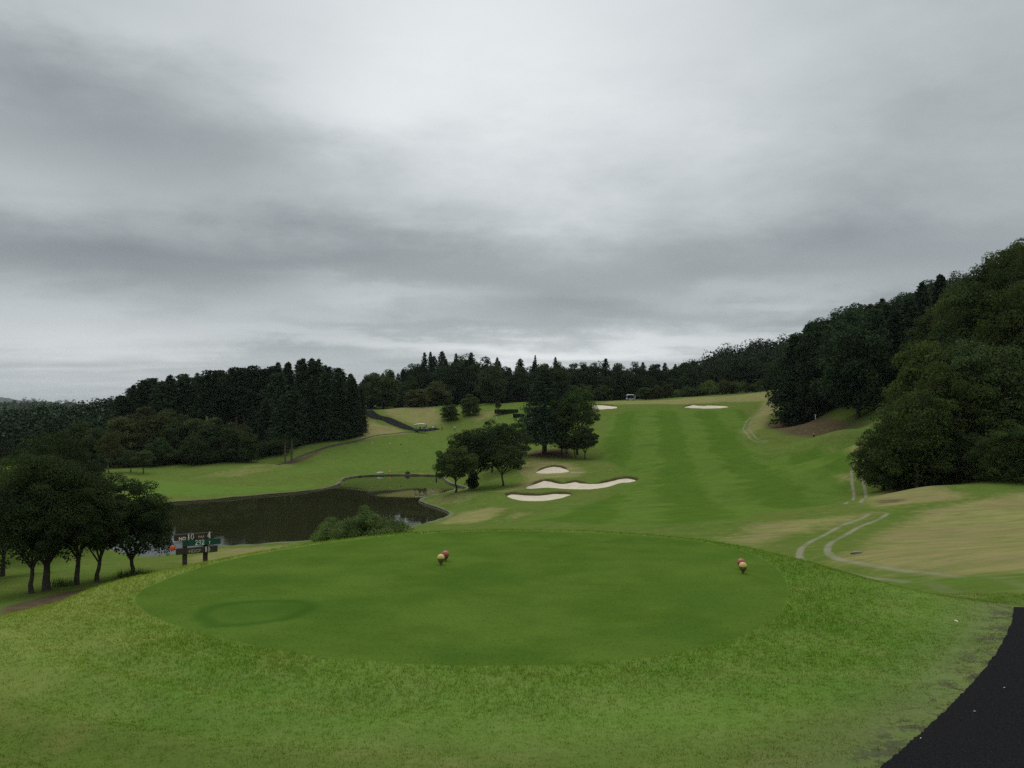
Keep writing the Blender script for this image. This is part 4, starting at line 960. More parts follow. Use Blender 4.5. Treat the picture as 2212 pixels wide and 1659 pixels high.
def numeral(body, hgt, sq=0.72, serif=True):
    """bold condensed numerals with slab serifs, built from strokes"""
    mb = MB(); x = 0.0; W = hgt*0.52
    def st(pts, r):
        for p, q in zip(pts, pts[1:]):
            p, q = Vector((p[0], p[1], 0)), Vector((q[0], q[1], 0)); d = q-p
            mb.box(((p+q)/2), (d.length+r*0.6, r, 0.010), Euler((0, 0, math.atan2(d.y, d.x))))
    for ch in body:
        t_, n_ = hgt*0.20, hgt*0.09
        arc = lambda cx, cy, rx, ry, a0, a1, k=10: [(x+cx+rx*math.cos(R(a0+(a1-a0)*i/k)), cy+ry*math.sin(R(a0+(a1-a0)*i/k))) for i in range(k+1)]
        if ch == '1':
            st([(x+W*0.5, 0.0), (x+W*0.5, hgt)], t_); st([(x+W*0.2, 0.03*hgt), (x+W*0.8, 0.03*hgt)], n_); st([(x+W*0.22, 0.84*hgt), (x+W*0.5, 0.96*hgt)], n_)
        elif ch == '0': st(arc(W*0.5, hgt/2, W*0.40, hgt*0.46, 0, 360, 16), t_*0.72)
        elif ch == '4': st([(x+W*0.68, 0), (x+W*0.68, hgt)], t_); st([(x+W*0.62, hgt*0.97), (x+W*0.05, hgt*0.30), (x+W*1.0, hgt*0.30)], n_*1.2); st([(x+W*0.42, 0.03*hgt), (x+W*0.95, 0.03*hgt)], n_)
        elif ch == '2': st(arc(W*0.5, hgt*0.72, W*0.36, hgt*0.24, 170, -40, 9)+[(x+W*0.12, hgt*0.10)], t_*0.68); st([(x+W*0.06, hgt*0.07), (x+W*0.95, hgt*0.07)], t_*0.8)
        elif ch == '9': st(arc(W*0.5, hgt*0.68, W*0.36, hgt*0.27, 0, 360, 12), t_*0.68); st(arc(W*0.42, hgt*0.68, W*0.44, hgt*0.62, 0, -95, 7), t_*0.68)
        elif ch == '6': st(arc(W*0.5, hgt*0.32, W*0.36, hgt*0.27, 0, 360, 12), t_*0.68); st(arc(W*0.58, hgt*0.32, W*0.44, hgt*0.62, 180, 85, 7), t_*0.68)
        elif ch == 'Y': st([(x+W*0.5, 0), (x+W*0.5, hgt*0.5), (x+W*0.1, hgt)], t_*0.8); st([(x+W*0.5, hgt*0.5), (x+W*0.95, hgt)], n_); st([(x+W*0.25, 0.03*hgt), (x+W*0.75, 0.03*hgt)], n_)
        x += W*1.22
    return mb.mesh('lettering')
SD = 19.6
sx_, sy_ = xat(426, SD), SD
sz_ = gz(sx_, sy_)
sign = tag(empty('hole_sign', (sx_, sy_, sz_), R(30)), 'wooden hole sign with two brown boards and a green board', 'sign')
def zsee(vy, D=SD): return at(426, vy, D)[2]-sz_
mpp = SD/VF/math.cos(R(30))             # metres along the board for one view pixel
zb_, zg_, zt_ = zsee(1187), zsee(1170.5), zsee(1157.5)
def board(name, c0, c1, z, h, mat, dep=0.05, yo=-0.085, taper=True):
    mb = MB(); mb.box(((c0+c1)/2*mpp, yo, z), ((c1-c0)*mpp, dep, h), None, 0.02 if taper else 0.006)
    return mb.build(name, mat, sign)
bt = board('board', -39, 30, zt_, 0.150, M_WOOD, yo=-0.075); bg_ = board('board', -24, 43, zg_, 0.135, M_SGREEN, 0.02, -0.125, False); bb = board('board', -36, 38, zb_, 0.145, M_WOOD, yo=-0.100)
for o, lb in ((bt, 'dark brown top board with NO 10 and PAR 4'), (bg_, 'dark green board with 292Y'), (bb, 'dark brown bottom board with HDCP 16')): o['label'] = lb
for px, D2 in ((-19, 0.0), (17.5, 0.0)):
    mb = MB(); mb.box((px*mpp, 0, (zt_+0.0)/2-0.35), (0.095, 0.095, zt_+0.7), None, 0.008); mb.build('post', M_WOOD, sign)
def letter(me, parent, c0, z, yo, mat):
    o = link('lettering', me, mat, parent); o.rotation_euler = (R(90), 0, 0); o.location = (c0*mpp, yo, z); return o
letter(text_mesh('NO', 0.095, 0.004), bt, -31, zt_-0.060, -0.104, M_CREAM); letter(numeral('10', 0.125), bt, -16.5, zt_-0.060, -0.106, M_CREAM)
letter(text_mesh('PAR', 0.080, 0.003), bt, 3, zt_-0.045, -0.104, M_FADED); letter(numeral('4', 0.128), bt, 19.5, zt_-0.055, -0.106, M_CREAM)
letter(numeral('292', 0.108), bg_, -2.5, zg_-0.052, -0.141, M_WHITE); letter(numeral('Y', 0.062), bg_, 21.5, zg_-0.045, -0.141, M_WHITE)
letter(text_mesh('HDCP', 0.098, 0.003), bb, -14, zb_-0.045, -0.128, M_FADED); letter(numeral('16', 0.105), bb, 14.5, zb_-0.045, -0.132, M_CREAM)
mb = MB(); mb.lathe([(0.0, 0.0), (0.05, 0.004), (0.062, 0.02), (0.05, 0.036), (0.0, 0.04)][1:4], 16); disc = mb.build('marker_disc', M_ORANGE, sign, True)
disc.rotation_euler = (R(90), 0, R(-25)); disc.location = (-39.5*mpp, 0.03, zb_+0.065)
mb = MB(); mb.tube([(-39.5*mpp, 0.03, zb_+0.05), (-30*mpp, 0.0, zb_+0.02), (-19*mpp, 0.02, zb_+0.0)], 0.012, 6); mb.build('arm', M_WOOD, sign)

# ---------------------------------------------------------------- tee markers
M_YEL = simple_mat('yellow paint', (0.62, 0.47, 0.15), 0.5, 0.10, 14.0); M_RED = simple_mat('red paint', (0.45, 0.09, 0.10), 0.5, 0.15, 14.0)
M_PEG = simple_mat('marker peg', (0.13, 0.095, 0.028), 0.7, 0.2, 20.0)
def tee_marker(vx, vy, D, rb, mat, lab):
    x = xat(vx, D); z = gz(x, D); o = tag(empty('tee_marker', (x, D, z)), lab, 'tee marker', 'tee markers')
    zc_ = 0.135; mb = MB()
    r = bmesh.ops.create_icosphere(mb.bm, subdivisions=4, radius=rb)
    dirs = []
    ga = math.pi*(3-math.sqrt(5))
    for i in range(160):
        y_ = 1-2*(i+0.5)/160; q = math.sqrt(1-y_*y_); dirs.append(Vector((q*math.cos(ga*i), q*math.sin(ga*i), y_)))
    for v in mb.bm.verts:                      # golf-ball dimples, and a cone below
        u = v.co.normalized(); best = max(u.dot(d_) for d_ in dirs); k_ = max(0.0, 1-math.acos(min(1, best))/0.11)
        v.co = u*(rb-0.0035*k_*(2-k_)); v.co.z = v.co.z*0.94+zc_
    mb.build('ball', mat, o, True)
    MB().lathe([(0.012, -0.12), (0.015, 0.0), (0.020, 0.018), (0.052, 0.062), (rb*0.95, zc_-rb*0.40), (rb*0.985, zc_-rb*0.14), (rb*0.97, zc_-rb*0.1)], 20).build('peg', M_PEG, o, True)
    return o
tee_marker(953.3, 0, 16.45, 0.071, M_YEL, 'yellow golf ball marker of the pair on the left'); tee_marker(963, 0, 16.85, 0.070, M_RED, 'red golf ball marker behind the yellow one on the left')
tee_marker(1602, 0, 15.6, 0.071, M_YEL, 'yellow golf ball marker of the pair on the right'); tee_marker(1598, 0, 15.98, 0.070, M_RED, 'red golf ball marker behind the yellow one on the right')

# ---------------------------------------------------------------- golf carts
M_CARTW = simple_mat('white cart plastic', (0.86, 0.85, 0.78), 0.4, 0.05, 3.0); M_CARTB = simple_mat('navy cart body', (0.020, 0.024, 0.045), 0.4, 0.1, 3.0)
M_RUB = simple_mat('rubber', (0.015, 0.015, 0.016), 0.9, 0.2, 9.0); M_RIM = simple_mat('wheel rim', (0.42, 0.42, 0.40), 0.4, 0.1, 9.0, 0.3)
M_SEAT = simple_mat('seat vinyl', (0.05, 0.045, 0.05), 0.6, 0.2, 5.0); M_POST = simple_mat('cart frame', (0.45, 0.46, 0.47), 0.4, 0.1, 5.0, 0.4)
def golf_cart(loc, rz, pitch, lab, body, scale=1.0):
    c = tag(empty('golf_cart', loc, rz), lab, 'golf cart'); c.rotation_euler = (0, pitch, rz); c.scale = (scale,)*3
    mb = MB(); mb.box((0.05, 0, 0.42), (2.9, 1.16, 0.16), None, 0.05); mb.box((-1.30, 0, 0.66), (0.42, 1.08, 0.42), None, 0.10); mb.box((0.75, 0, 0.58), (0.9, 1.1, 0.22), None, 0.05); mb.box((-0.25, 0, 0.56), (0.5, 1.1, 0.2), None, 0.05)
    for wx in (-1.05, 1.05):
        for wy in (-0.5, 0.5): mb.box((wx, wy, 0.52), (0.62, 0.2, 0.10), None, 0.04)
    mb.build('body', body, c)
    # roof: gently arched shell
    L = np.linspace(-1.35, 1.15, 12); pr = 1.86+0.06*(1-((L+0.1)/1.25)**2)-0.05*np.clip((-L-0.8)/0.55, 0, 1)**2*1.6
    V, F = [], []
    for (lx, lz) in zip(L, pr):
        for wy in (-0.62, -0.58, -0.3, 0, 0.3, 0.58, 0.62): V.append((lx, wy, lz+0.03*(1-(wy/0.62)**2)-(0.05 if abs(wy) > 0.6 else 0)))
    for i in range(11):
        for j in range(6): F.append((i*7+j, i*7+j+1, (i+1)*7+j+1, (i+1)*7+j))
    me = mesh_np('roof', V, F, True); ro = link('roof', me, M_CARTW, c); md = ro.modifiers.new('thick', 'SOLIDIFY'); md.thickness = 0.2; md.offset = 0
    for wy in (-0.54, 0.54):
        MB().tube([(-1.32, wy, 0.78), (-1.24, wy, 1.3), (-1.10, wy, 1.86)], 0.035, 8).build('roof_post', M_POST, c)
        MB().tube([(1.05, wy, 0.62), (1.02, wy, 1.4), (0.98, wy, 1.86)], 0.03, 8).build('roof_post', M_POST, c)
    for sx0 in (-0.30, 0.70):
        s_ = MB().box((sx0, 0, 0.72), (0.46, 1.06, 0.14), None, 0.04).build('seat', M_SEAT, c)
        MB().box((sx0+0.28, 0, 1.02), (0.12, 1.06, 0.46), Euler((0, R(12), 0)), 0.04).build('backrest', M_SEAT, s_)
    MB().tube([(-1.1, -0.25, 0.85), (-0.78, -0.25, 1.08)], 0.02, 6).build('steering_column', M_RUB, c)
    tor = MB(); pts_ = [(0.17*math.cos(a), 0.17*math.sin(a), 0) for a in np.linspace(0, 2*math.pi, 15)]; tor.tube(pts_, 0.016, 6, False)
    sw = tor.build('steering_wheel', M_RUB, c); sw.location = (-0.77, -0.25, 1.09); sw.rotation_euler = (0, R(55), 0)
    MB().box((1.42, 0, 0.62), (0.45, 1.0, 0.06), None, 0.02).tube([(1.28, -0.5, 0.62), (1.28, -0.5, 1.25), (1.28, 0.5, 1.25), (1.28, 0.5, 0.62)], 0.025, 6).build('bag_rack', M_POST, c)
    for wx in (-1.05, 1.05):
        for wy in (-0.52, 0.52):
            ty = MB().lathe([(0.13, -0.09), (0.21, -0.09), (0.235, -0.06), (0.235, 0.06), (0.21, 0.09), (0.13, 0.09)], 20).build('wheel', M_RUB, c, True)
            ty.location = (wx, wy, 0.235); ty.rotation_euler = (R(90), 0, 0)
            MB().lathe([(0.05, -0.095), (0.12, -0.085), (0.135, -0.07), (0.135, 0.07), (0.12, 0.085), (0.05, 0.095)], 16).build('rim', M_RIM, ty, True)
    for wy in (-0.36, 0.36): MB().lathe([(0.03, 0), (0.075, 0.0), (0.06, 0.04), (0.02, 0.05)], 12).build('headlight', M_CARTW, c, True).matrix_local = Matrix.Translation((-1.5, wy, 0.72)) @ Euler((0, R(-90), 0)).to_matrix().to_4x4()
    return c
M_BAGS = [simple_mat('bag '+n, col, 0.6, 0.2, 6.0) for n, col in (('grey blue', (0.30, 0.37, 0.43)), ('slate', (0.16, 0.20, 0.25)), ('black', (0.03, 0.03, 0.035)), ('pale', (0.45, 0.48, 0.50)))]
def golf_bag(cart, off, mat, lab, grp):
    M = Matrix.LocRotScale(cart.location, cart.rotation_euler, cart.scale)
    o = empty('golf_bag', M @ Vector(off)); o.rotation_euler = cart.rotation_euler; o.rotation_euler.rotate_axis('Y', R(10)); tag(o, lab, 'golf bag', grp)
    MB().lathe([(0.10, 0), (0.13, 0.03), (0.12, 0.4), (0.125, 0.75), (0.14, 0.82), (0.13, 0.86)], 12).build('bag', mat, o, True)
    for i in range(5):
        a = i*1.3; MB().tube([(0.05*math.cos(a), 0.05*math.sin(a), 0.8), (0.07*math.cos(a), 0.07*math.sin(a), 1.08+0.03*i)], 0.012, 5).tube([(0.07*math.cos(a), 0.07*math.sin(a), 1.06+0.03*i), (0.13*math.cos(a), 0.09*math.sin(a), 1.10+0.03*i)], 0.03, 6).build('golf_club', M_POST if i % 2 else M_BAGS[2], o)
cx_ = xat(909, 247); cart1 = golf_cart((cx_, 247, gz(cx_, 247)+0.12), R(-14), R(-6), 'white roofed golf cart parked where the far path meets the grass', M_CARTB, 1.22)
for i, wy in enumerate((-0.36, -0.12, 0.12, 0.36)): golf_bag(cart1, (1.45, wy, 0.66), M_BAGS[(0, 1, 0, 3)[i]], ('nearest', 'second nearest', 'third nearest', 'farthest')[i]+' golf bag on the rack of the cart by the golfers', 'golf bags on the near cart')
cx_ = xat(1362, 303); cart2 = golf_cart((cx_, 303, gz(cx_, 303)-0.05), R(8), R(0), 'pale golf cart half hidden behind the straw ridge at the top', M_BAGS[3], 1.05)
for i, wy in enumerate((-0.25, 0.2)): golf_bag(cart2, (1.45, wy, 0.66), M_BAGS[(3, 0)[i]], ('near', 'far')[i]+' golf bag on the rack of the cart behind the ridge', 'golf bags on the far cart')

# ---------------------------------------------------------------- golfers
M_SKIN = simple_mat('skin', (0.42, 0.26, 0.18), 0.6, 0.05, 5.0); M_HAIR = simple_mat('dark cap', (0.02, 0.02, 0.025), 0.8, 0.2, 9.0)
M_SHIRTW = simple_mat('white shirt', (0.74, 0.74, 0.72), 0.8, 0.05, 5.0); M_SHIRTO = simple_mat('orange shirt', (0.72, 0.24, 0.07), 0.8, 0.08, 5.0)
M_TROUG = simple_mat('grey trousers', (0.13, 0.14, 0.16), 0.8, 0.15, 5.0); M_TROUD = simple_mat('dark trousers', (0.022, 0.026, 0.022), 0.8, 0.15, 5.0); M_SHOE = simple_mat('shoes', (0.4, 0.4, 0.4), 0.7, 0.1, 5.0)
def person(loc, rz, H, shirt, trou, lab, arms=((0.24, 0.02, 1.10), (0.22, -0.16, 0.92)), step=0.08, bend=0.0):
    """one skinned figure: pelvis, spine, head, two legs and two arms; colours follow the clothes"""
    J = [((0, 0, .96), .135), ((0, -bend*.4, 1.14), .125), ((0, -bend, 1.36), .145), ((0, -bend*1.1, 1.48), .055), ((0, -bend*1.25, 1.57), .075), ((0, -bend*1.3, 1.66), .095), ((0, -bend*1.3, 1.74), .075)]
    E = [(0, 1), (1, 2), (2, 3), (3, 4), (4, 5), (5, 6)]
    for s_ in (-1, 1):
        b0 = len(J); J += [((.10*s_, 0, .90), .095), ((.11*s_, -.02+step*s_*.3, .50), .065), ((.12*s_, step*s_*.6, .10), .045), ((.13*s_, step*s_*.6-.13, .045), .040)]
        E += [(0, b0), (b0, b0+1), (b0+1, b0+2), (b0+2, b0+3)]
        (ex, ey, ez), (hx, hy, hz) = arms; b0 = len(J)
        J += [((.19*s_, -bend, 1.37), .062), ((ex*s_, ey-bend, ez), .045), ((hx*s_, hy-bend, hz), .035), ((hx*s_*.97, hy-bend-.05, hz-.08), .030)]
        E += [(2, b0), (b0, b0+1), (b0+1, b0+2), (b0+2, b0+3)]
    me = bpy.data.meshes.new('body'); me.from_pydata([j[0] for j in J], E, []); o = bpy.data.objects.new('body', me); COL.objects.link(o)
    sk = o.modifiers.new('skin', 'SKIN'); ss = o.modifiers.new('sub', 'SUBSURF'); ss.levels = ss.render_levels = 2
    for v, j in zip(me.skin_vertices[0].data, J): v.radius = (j[1], j[1])
    me.skin_vertices[0].data[0].use_root = True
    dg = bpy.context.evaluated_depsgraph_get(); bm_ = bpy.data.meshes.new_from_object(o.evaluated_get(dg)); bpy.data.objects.remove(o)
    for m_ in (M_SKIN, shirt, trou, M_SHOE): bm_.materials.append(m_)
    for p in bm_.polygons:
        z = p.center.z; ax = abs(p.center.x); p.use_smooth = True
        p.material_index = 3 if z < 0.09 else (2 if z < 0.98 and ax < 0.19 else (0 if z > 1.47 or (ax > 0.19 and z < 1.08) else 1))
    r_ = tag(empty('person', loc, rz), lab, 'person'); r_.scale = (H/1.80,)*3
    b_ = link('body', bm_, None, r_)
    cap = MB().lathe([(0.112, -0.01), (0.115, 0.03), (0.09, 0.075), (0.04, 0.10)], 14).box((0, -0.13, 0.0), (0.15, 0.10, 0.015), None, 0.004).build('cap', M_HAIR, r_, True); cap.location = (0, -bend*1.3, 1.70)
    mb = MB(); mb.tube([(0, -0.10, 0), (0, -0.125, -0.03)], [0.014, 0.018], 6)
    for s_ in (-1, 1): mb.tube([(0.036*s_, -0.088, 0.03), (0.036*s_, -0.094, 0.03)], 0.011, 6); mb.tube([(0.095*s_, 0, 0.02), (0.105*s_, 0.015, -0.03)], 0.018, 6)
    mb.tube([(-0.03, -0.092, -0.065), (0.03, -0.092, -0.065)], 0.008, 5)
    f_ = mb.build('face', M_SKIN, r_); f_.location = (0, -bend*1.3, 1.655)
    mb = MB()
    for s_ in (-1, 1):
        h_ = Vector((arms[1][0]*s_*.97, arms[1][1]-bend-.05, arms[1][2]-.08))
        for k_ in range(4): a = Vector((0.012*(k_-1.5), -0.01, -0.02)); mb.tube([h_+a, h_+a*1.1+Vector((0, -0.015, -0.045)), h_+a*1.1+Vector((0, -0.005, -0.075+0.006*abs(k_-1.5)))], 0.009, 5)
        mb.tube([h_+Vector((-0.02*s_, -0.02, 0.0)), h_+Vector((-0.035*s_, -0.035, -0.03))], 0.010, 5)
    mb.build('fingers', M_SKIN, r_)
    return r_
person(spot(935.5, 252, 0.08), R(25), 1.66, M_SHIRTW, M_TROUG, 'person in a white shirt standing right beside the golf cart', arms=((0.26, -0.05, 1.12), (0.18, -0.22, 1.08)))
person(spot(955, 255, -0.02), R(170), 1.72, M_SHIRTO, M_TROUD, 'person in an orange shirt and dark trousers on the far grass', arms=((0.27, 0.0, 1.12), (0.24, -0.08, 0.88)))
person(spot(982.5, 256, -0.02), R(200), 1.72, M_SHIRTW, M_TROUG, 'person in a white shirt and grey trousers, rightmost of the golfers', arms=((0.22, -0.12, 1.12), (0.06, -0.30, 0.98)), bend=0.05)

# ---------------------------------------------------------------- small things about the course
M_STONE = simple_mat('pale stone', (0.50, 0.47, 0.40), 0.9, 0.2, 3.0); M_BLACK = simple_mat('black post', (0.014, 0.014, 0.014), 0.7, 0.2, 5.0); M_STAKE = simple_mat('white stake', (0.75, 0.74, 0.70), 0.6, 0.05, 5.0); M_YST = simple_mat('yellow band', (0.55, 0.45, 0.06), 0.6, 0.05, 5.0)
def rock(vx, D, s_, mat, name, lab, cat, dz=0.0):
    mb = MB(); bmesh.ops.create_icosphere(mb.bm, subdivisions=2, radius=1.0)
    for v in mb.bm.verts: v.co = Vector((v.co.x*s_[0], v.co.y*s_[1], v.co.z*s_[2]))*(1+0.25*random.uniform(-1, 1))
    o = mb.build(name, mat, None); o.location = spot(vx, D, s_[2]*0.4+dz); return tag(o, lab, cat)
def stake(vx, D, h, r, mat, lab, cap=None, name='stake'):
    o = tag(empty(name, spot(vx, D, 0)), lab, 'stake'); MB().tube([(0, 0, -0.2), (0, 0, h)], r, 8).build('shaft', mat, o)
    MB().lathe([(r*1.15, h*0.72), (r*1.25, h*0.75), (r*1.25, h*0.9), (r*1.15, h*0.93)], 8).build('band', cap or mat, o); return o
rock(822, 192, (0.9, 0.5, 0.28), M_STONE, 'stone', 'pale flat stone on the far edge of the pond', 'stone')
rock(881, 192, (0.55, 0.4, 0.45), M_BLACK, 'stone', 'black stone on the far edge of the pond', 'stone')
o = tag(empty('marker_cone', spot(843, 193.5, 0)), 'small orange cone marker above the far pond edge', 'cone'); MB().lathe([(0.28, 0.0), (0.28, 0.05), (0.2, 0.07), (0.07, 0.60), (0.04, 0.62)], 14).build('cone', M_ORANGE, o, True)
stake(943, 186, 2.2, 0.14, M_BLACK, 'dark post on the left bank beside the tree group')
stake(1757, 176, 1.5, 0.13, M_BLACK, 'black and yellow stake at the rough edge below the right wood', M_YST); stake(1761, 198, 1.2, 0.09, M_STAKE, 'white stake at the foot of the right wood'); stake(1073, 262, 0.8, 0.09, M_STAKE, 'white stake beside the low hedge')
for (vx, D, mat, lab) in [(805, 224, M_STAKE, 'left white tee marker on the far left fairway'), (843, 224, M_STAKE, 'right white tee marker on the far left fairway'), (866, 224, M_BLACK, 'black tee marker right of the two white ones')]:
    o = tag(empty('tee_marker', spot(vx, D, 0)), lab, 'tee marker'); MB().lathe([(0.09, 0.02), (0.15, 0.10), (0.15, 0.18), (0.09, 0.26), (0.03, 0.29)], 12).build('ball', mat, o, True); MB().tube([(0, 0, -0.1), (0, 0, 0.1)], 0.05, 6).build('peg', M_BLACK, o)
# rake by the long bunker
ro = tag(empty('bunker_rake', spot(1246, 156, 0.10), R(4)), 'white rake lying above the long bunker', 'rake')
MB().tube([(-1.2, 0, 0.05), (1.0, 0, 0.05)], 0.05, 6).build('handle', M_STAKE, ro); MB().box((1.02, 0, 0.05), (0.08, 0.6, 0.06)).build('head', M_STAKE, ro)
# utility box and pole at the wood corner
ub = tag(empty('utility_cabinet', spot(777, 262, 0)), 'grey cabinet on a leg at the corner of the left wood', 'cabinet'); zc_ = at(777, 855, 262)[2]-gz(xat(777, 262), 262)
MB().box((0, 0, zc_), (1.7, 0.7, 0.9), None, 0.04).build('cabinet', M_FADED, ub); MB().tube([(0, 0, -0.3), (0, 0, zc_-0.4)], 0.12, 8).build('leg', M_PALEBARK, ub)
# drain inlet by the ruts
dx_, dy_ = v2w(1852, 1196, 20); do = tag(empty('drain_inlet', (dx_, dy_, gz(dx_, dy_)), R(20)), 'small dark drain inlet with a pale stone lip beside the wheel ruts', 'drain')
MB().box((0.12, 0.1, 0.03), (0.5, 0.10, 0.10), None, 0.03).build('headwall', M_FADED, do); MB().box((-0.12, -0.05, 0.015), (0.42, 0.24, 0.05), None, 0.02).build('opening', M_BLACK, do)
# litter
M_LEAFDRY = simple_mat('dry leaf', (0.62, 0.58, 0.40), 0.8, 0.15, 30.0)
def dry_leaf(vx, vy, sz, lab, lift):
    p = on_plane(vx, vy, 0.02); n_ = 9; V = [(0, 0, 0)]; F = []
    for i in range(n_): a = 2*math.pi*i/n_; r_ = sz*(0.6+0.4*random.random()); V.append((r_*math.cos(a), r_*0.55*math.sin(a), sz*0.35*abs(math.sin(a))))
    for i in range(n_): F.append((0, 1+i, 1+(i+1) % n_))
    o = link('fallen_leaf', mesh_np('fallen_leaf', V, F), M_LEAFDRY); o.location = (p[0], p[1], gz(p[0], p[1])+lift); o.rotation_euler = (0, 0, random.random()*6); tag(o, lab, 'leaf')
dry_leaf(2064, 1354, 0.055, 'pale dry leaf lying on the grass left of the asphalt', 0.045)
dry_leaf(2106, 1560, 0.018, 'pale scrap in the middle of the asphalt', 0.040); dry_leaf(1990, 1622, 0.014, 'tiny pale scrap near the asphalt edge', 0.040); dry_leaf(2170, 1508, 0.016, 'pale scrap high on the asphalt', 0.040)

# ---------------------------------------------------------------- standing grass on the tee bank
def blades(n, seed):
    g = np.random.default_rng(seed)
    rr = np.sqrt(g.uniform(5.6**2, 24.0**2, n)*1.0); keep = g.random(n) < np.clip((11.0/rr)**1.3, 0, 1); rr = rr[keep]; a = np.radians(g.uniform(-37, 37, len(rr)))
    x, y = rr*np.sin(a), rr*np.cos(a)
    t_ = poly_sd(x, y, TEE, 12.0); c_ = poly_sd(x, y, CREST, 12.0); pe = seg_dist(x, y, PATH_EDGE, False); ins = (x > np.interp(y, PE[::-1, 1], PE[::-1, 0]))&(y < PE[0, 1])
    k_ = (t_ < -0.01) & (c_ > -2.2) & (~ins | (pe < 0.03)) & ((pe > 0.5) | (g.random(len(x)) < 0.35+0.9*(np.sin(x*7+2*np.sin(y*5))*np.sin(y*9+x*3)+0.25)))
    x, y, t_, c_, rr = x[k_], y[k_], t_[k_], c_[k_], rr[k_]
    return x, y, t_, rr, g
x, y, t_, rr, g = blades(1250000, 3)
n = len(x); z = height(x, y)
patchy = 0.5+0.5*np.sin(x*1.7+2*np.sin(y*0.9))*np.cos(y*1.3+np.sin(x*1.1))
clump = np.sin(x*19+2.1*np.sin(y*13+x*5))*np.sin(y*23+1.7*np.sin(x*11)); ksel = g.random(n) < 0.62+0.38*clump; x, y, t_, rr, z, patchy, clump = (q[ksel] for q in (x, y, t_, rr, z, patchy, clump)); n = len(x)
hgt = (0.014+0.026*sstep(2.4, 0.2, -t_)*(0.6+0.4*patchy)+0.006*patchy+0.005*clump)*g.uniform(0.6, 1.35, n)
wd = 0.0038*(rr/9.0)**0.6*g.uniform(0.7, 1.4, n); a = g.uniform(0, 6.28, n); ln = g.normal(0, 0.45, (n, 2))
P0 = np.stack([x, y, z-0.004], 1); W_ = np.stack([np.cos(a)*wd, np.sin(a)*wd, np.zeros(n)], 1)
TIP = P0+np.stack([ln[:, 0]*hgt, ln[:, 1]*hgt, hgt], 1)
BVt = np.stack([P0-W_, P0+W_, TIP], 1).reshape(-1, 3)
bl = mesh_np('grass', BVt, np.arange(3*n).reshape(-1, 3))
for k_, v_ in fields(x, y).items(): fattr(bl, k_, np.repeat(v_, 3))
tag(link('grass', bl, ground_material('grass blades', True)), 'long green grass on the bank around the tee', 'grass', kind='stuff')
print('blades', n)

# ---------------------------------------------------------------- far ridge, mountains and the air between
def ridge_sheet(name, D, prof, depth, base, mat, wob):
    """a ridge across the view whose crest follows the heights in prof (view x, view y)"""
    p = np.array(prof, float); vx = np.linspace(p[0, 0], p[-1, 0], 160); yy = np.interp(vx, p[:, 0], p[:, 1])
    crest = (HOR-yy)/VF*D+CAMZ + rng.normal(0, wob, len(vx)); V = []
    for t_ in (-1, -0.6, -0.3, -0.1, 0, 0.1, 0.4, 1):
        k_ = 1-abs(t_)**1.3; V.append(np.stack([xat(vx, D)*(1+t_*depth/D), np.full(len(vx), D+t_*depth), base+(crest-base)*k_+rng.normal(0, wob*0.6, len(vx))*k_], 1))
    n_ = len(vx); V = np.vstack(V); F = [(r_*n_+i, r_*n_+i+1, (r_+1)*n_+i+1, (r_+1)*n_+i) for r_ in range(7) for i in range(n_-1)]
    return tag(link(name, mesh_np(name, V, F, True), mat), kind='structure')
M_HILL = simple_mat('wooded hill', (0.035, 0.052, 0.026), 1.0, 0.35, 0.02, spec=0.0)
RP = [(-500, 872), (-200, 876), (0, 872), (60, 869), (110, 871), (150, 868), (190, 877), (235, 885), (300, 892), (500, 900)]
ridge_sheet('hill', 1350, RP, 320, -30.0, M_HILL, 0.8)
pts, hs = [], []
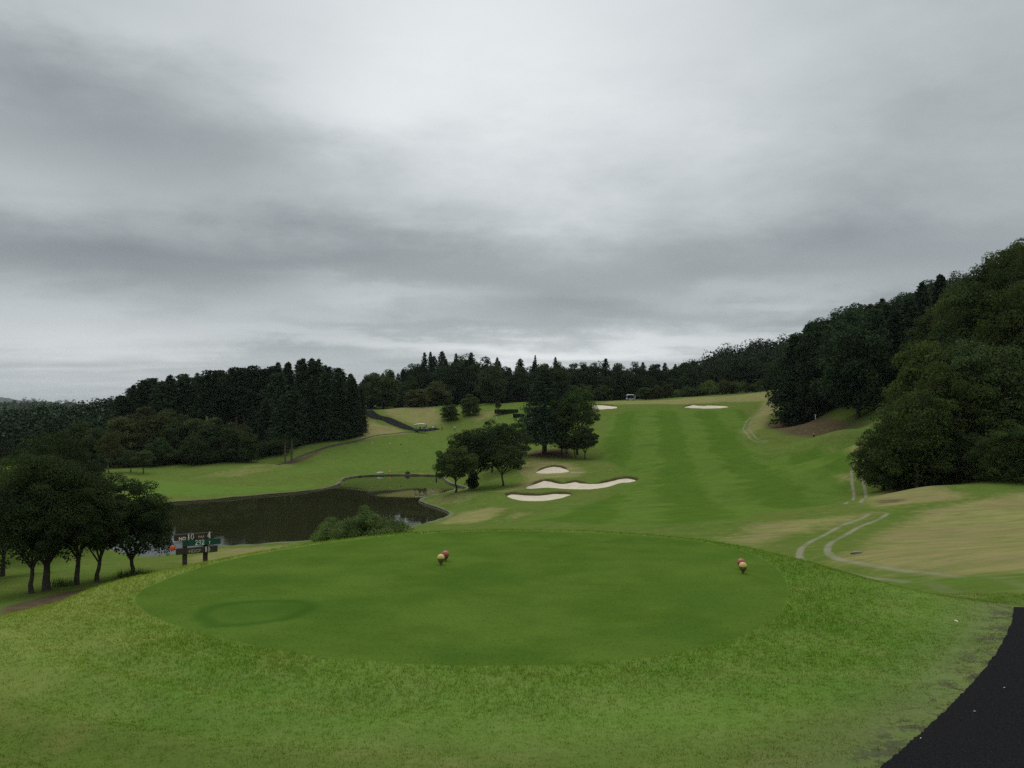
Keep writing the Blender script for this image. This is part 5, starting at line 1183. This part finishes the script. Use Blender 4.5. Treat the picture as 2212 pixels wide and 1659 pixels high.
for _ in range(620):
    vx = rng.uniform(-420, 330); d_ = rng.uniform(1060, 1380); yy = np.interp(vx, [q[0] for q in RP], [q[1] for q in RP])
    k_ = 1-abs((d_-1350)/320)**1.3; cr_ = (HOR-yy)/VF*1350+CAMZ; z_ = -30+(cr_+30)*k_
    pts.append((xat(vx, d_), d_, z_-6)); hs.append(rng.uniform(9, 14))
wood_mass('distant_wood', pts, hs, 'hazy wooded ridge at the far left horizon', L_FAR, 60, 1.2)
ridge_sheet('mountain', 8500, [(-900, 835), (-300, 842), (-60, 848), (0, 857), (35, 863), (70, 869), (95, 866), (130, 870), (200, 880), (260, 890)], 1500, -60.0, M_HILL, 2.0)
hz = MB(); hz.box((0, 0, 66), (25000, 25000, 190)); hzo = hz.build('haze', None)
hm = bpy.data.materials.new('haze air'); hm.use_nodes = True; hm.node_tree.nodes.clear(); ht = NT(hm.node_tree)
ho = ht.new('ShaderNodeOutputMaterial'); pv = ht.new('ShaderNodeVolumePrincipled')
pv.inputs['Color'].default_value = (0.93, 0.96, 1.0, 1); pv.inputs['Density'].default_value = 0.00004
ht.l.new(pv.outputs[0], ho.inputs['Volume']); hzo.data.materials.append(hm)
tag(hzo, 'thin pale haze over the whole course', 'haze', kind='stuff')

# ---------------------------------------------------------------- things that still share a label are told apart by their order
byl = {}
for o in sc.objects:
    if o.parent is None and 'label' in o and o.get('kind') is None: byl.setdefault(o['label'], []).append(o)
for lb, os_ in byl.items():
    if len(os_) > 1:
        os_.sort(key=lambda o: o.location.x/max(o.location.y, 1))
        nm = {2: ('left one', 'right one'), 3: ('left one', 'middle one', 'right one'), 4: ('leftmost', 'second from left', 'second from right', 'rightmost')}.get(len(os_), tuple(('leftmost', 'second from left', 'third from left', 'fourth from left', 'fifth from left', 'sixth from left', 'seventh from left', 'eighth from left', 'ninth from left', 'tenth from left', 'fifth from right', 'fourth from right', 'third from right', 'second from right', 'rightmost')[i if i < min(10, len(os_)-4) or len(os_) < 10 and i < len(os_)-1 else 15-(len(os_)-i)] for i in range(len(os_))))
        for o, q in zip(os_, nm):
            o['label'] = lb+', '+q
            if len(o['label'].split()) > 16: o['label'] = o['label'].replace(' the ', ' ').replace('bare stemmed ', '')
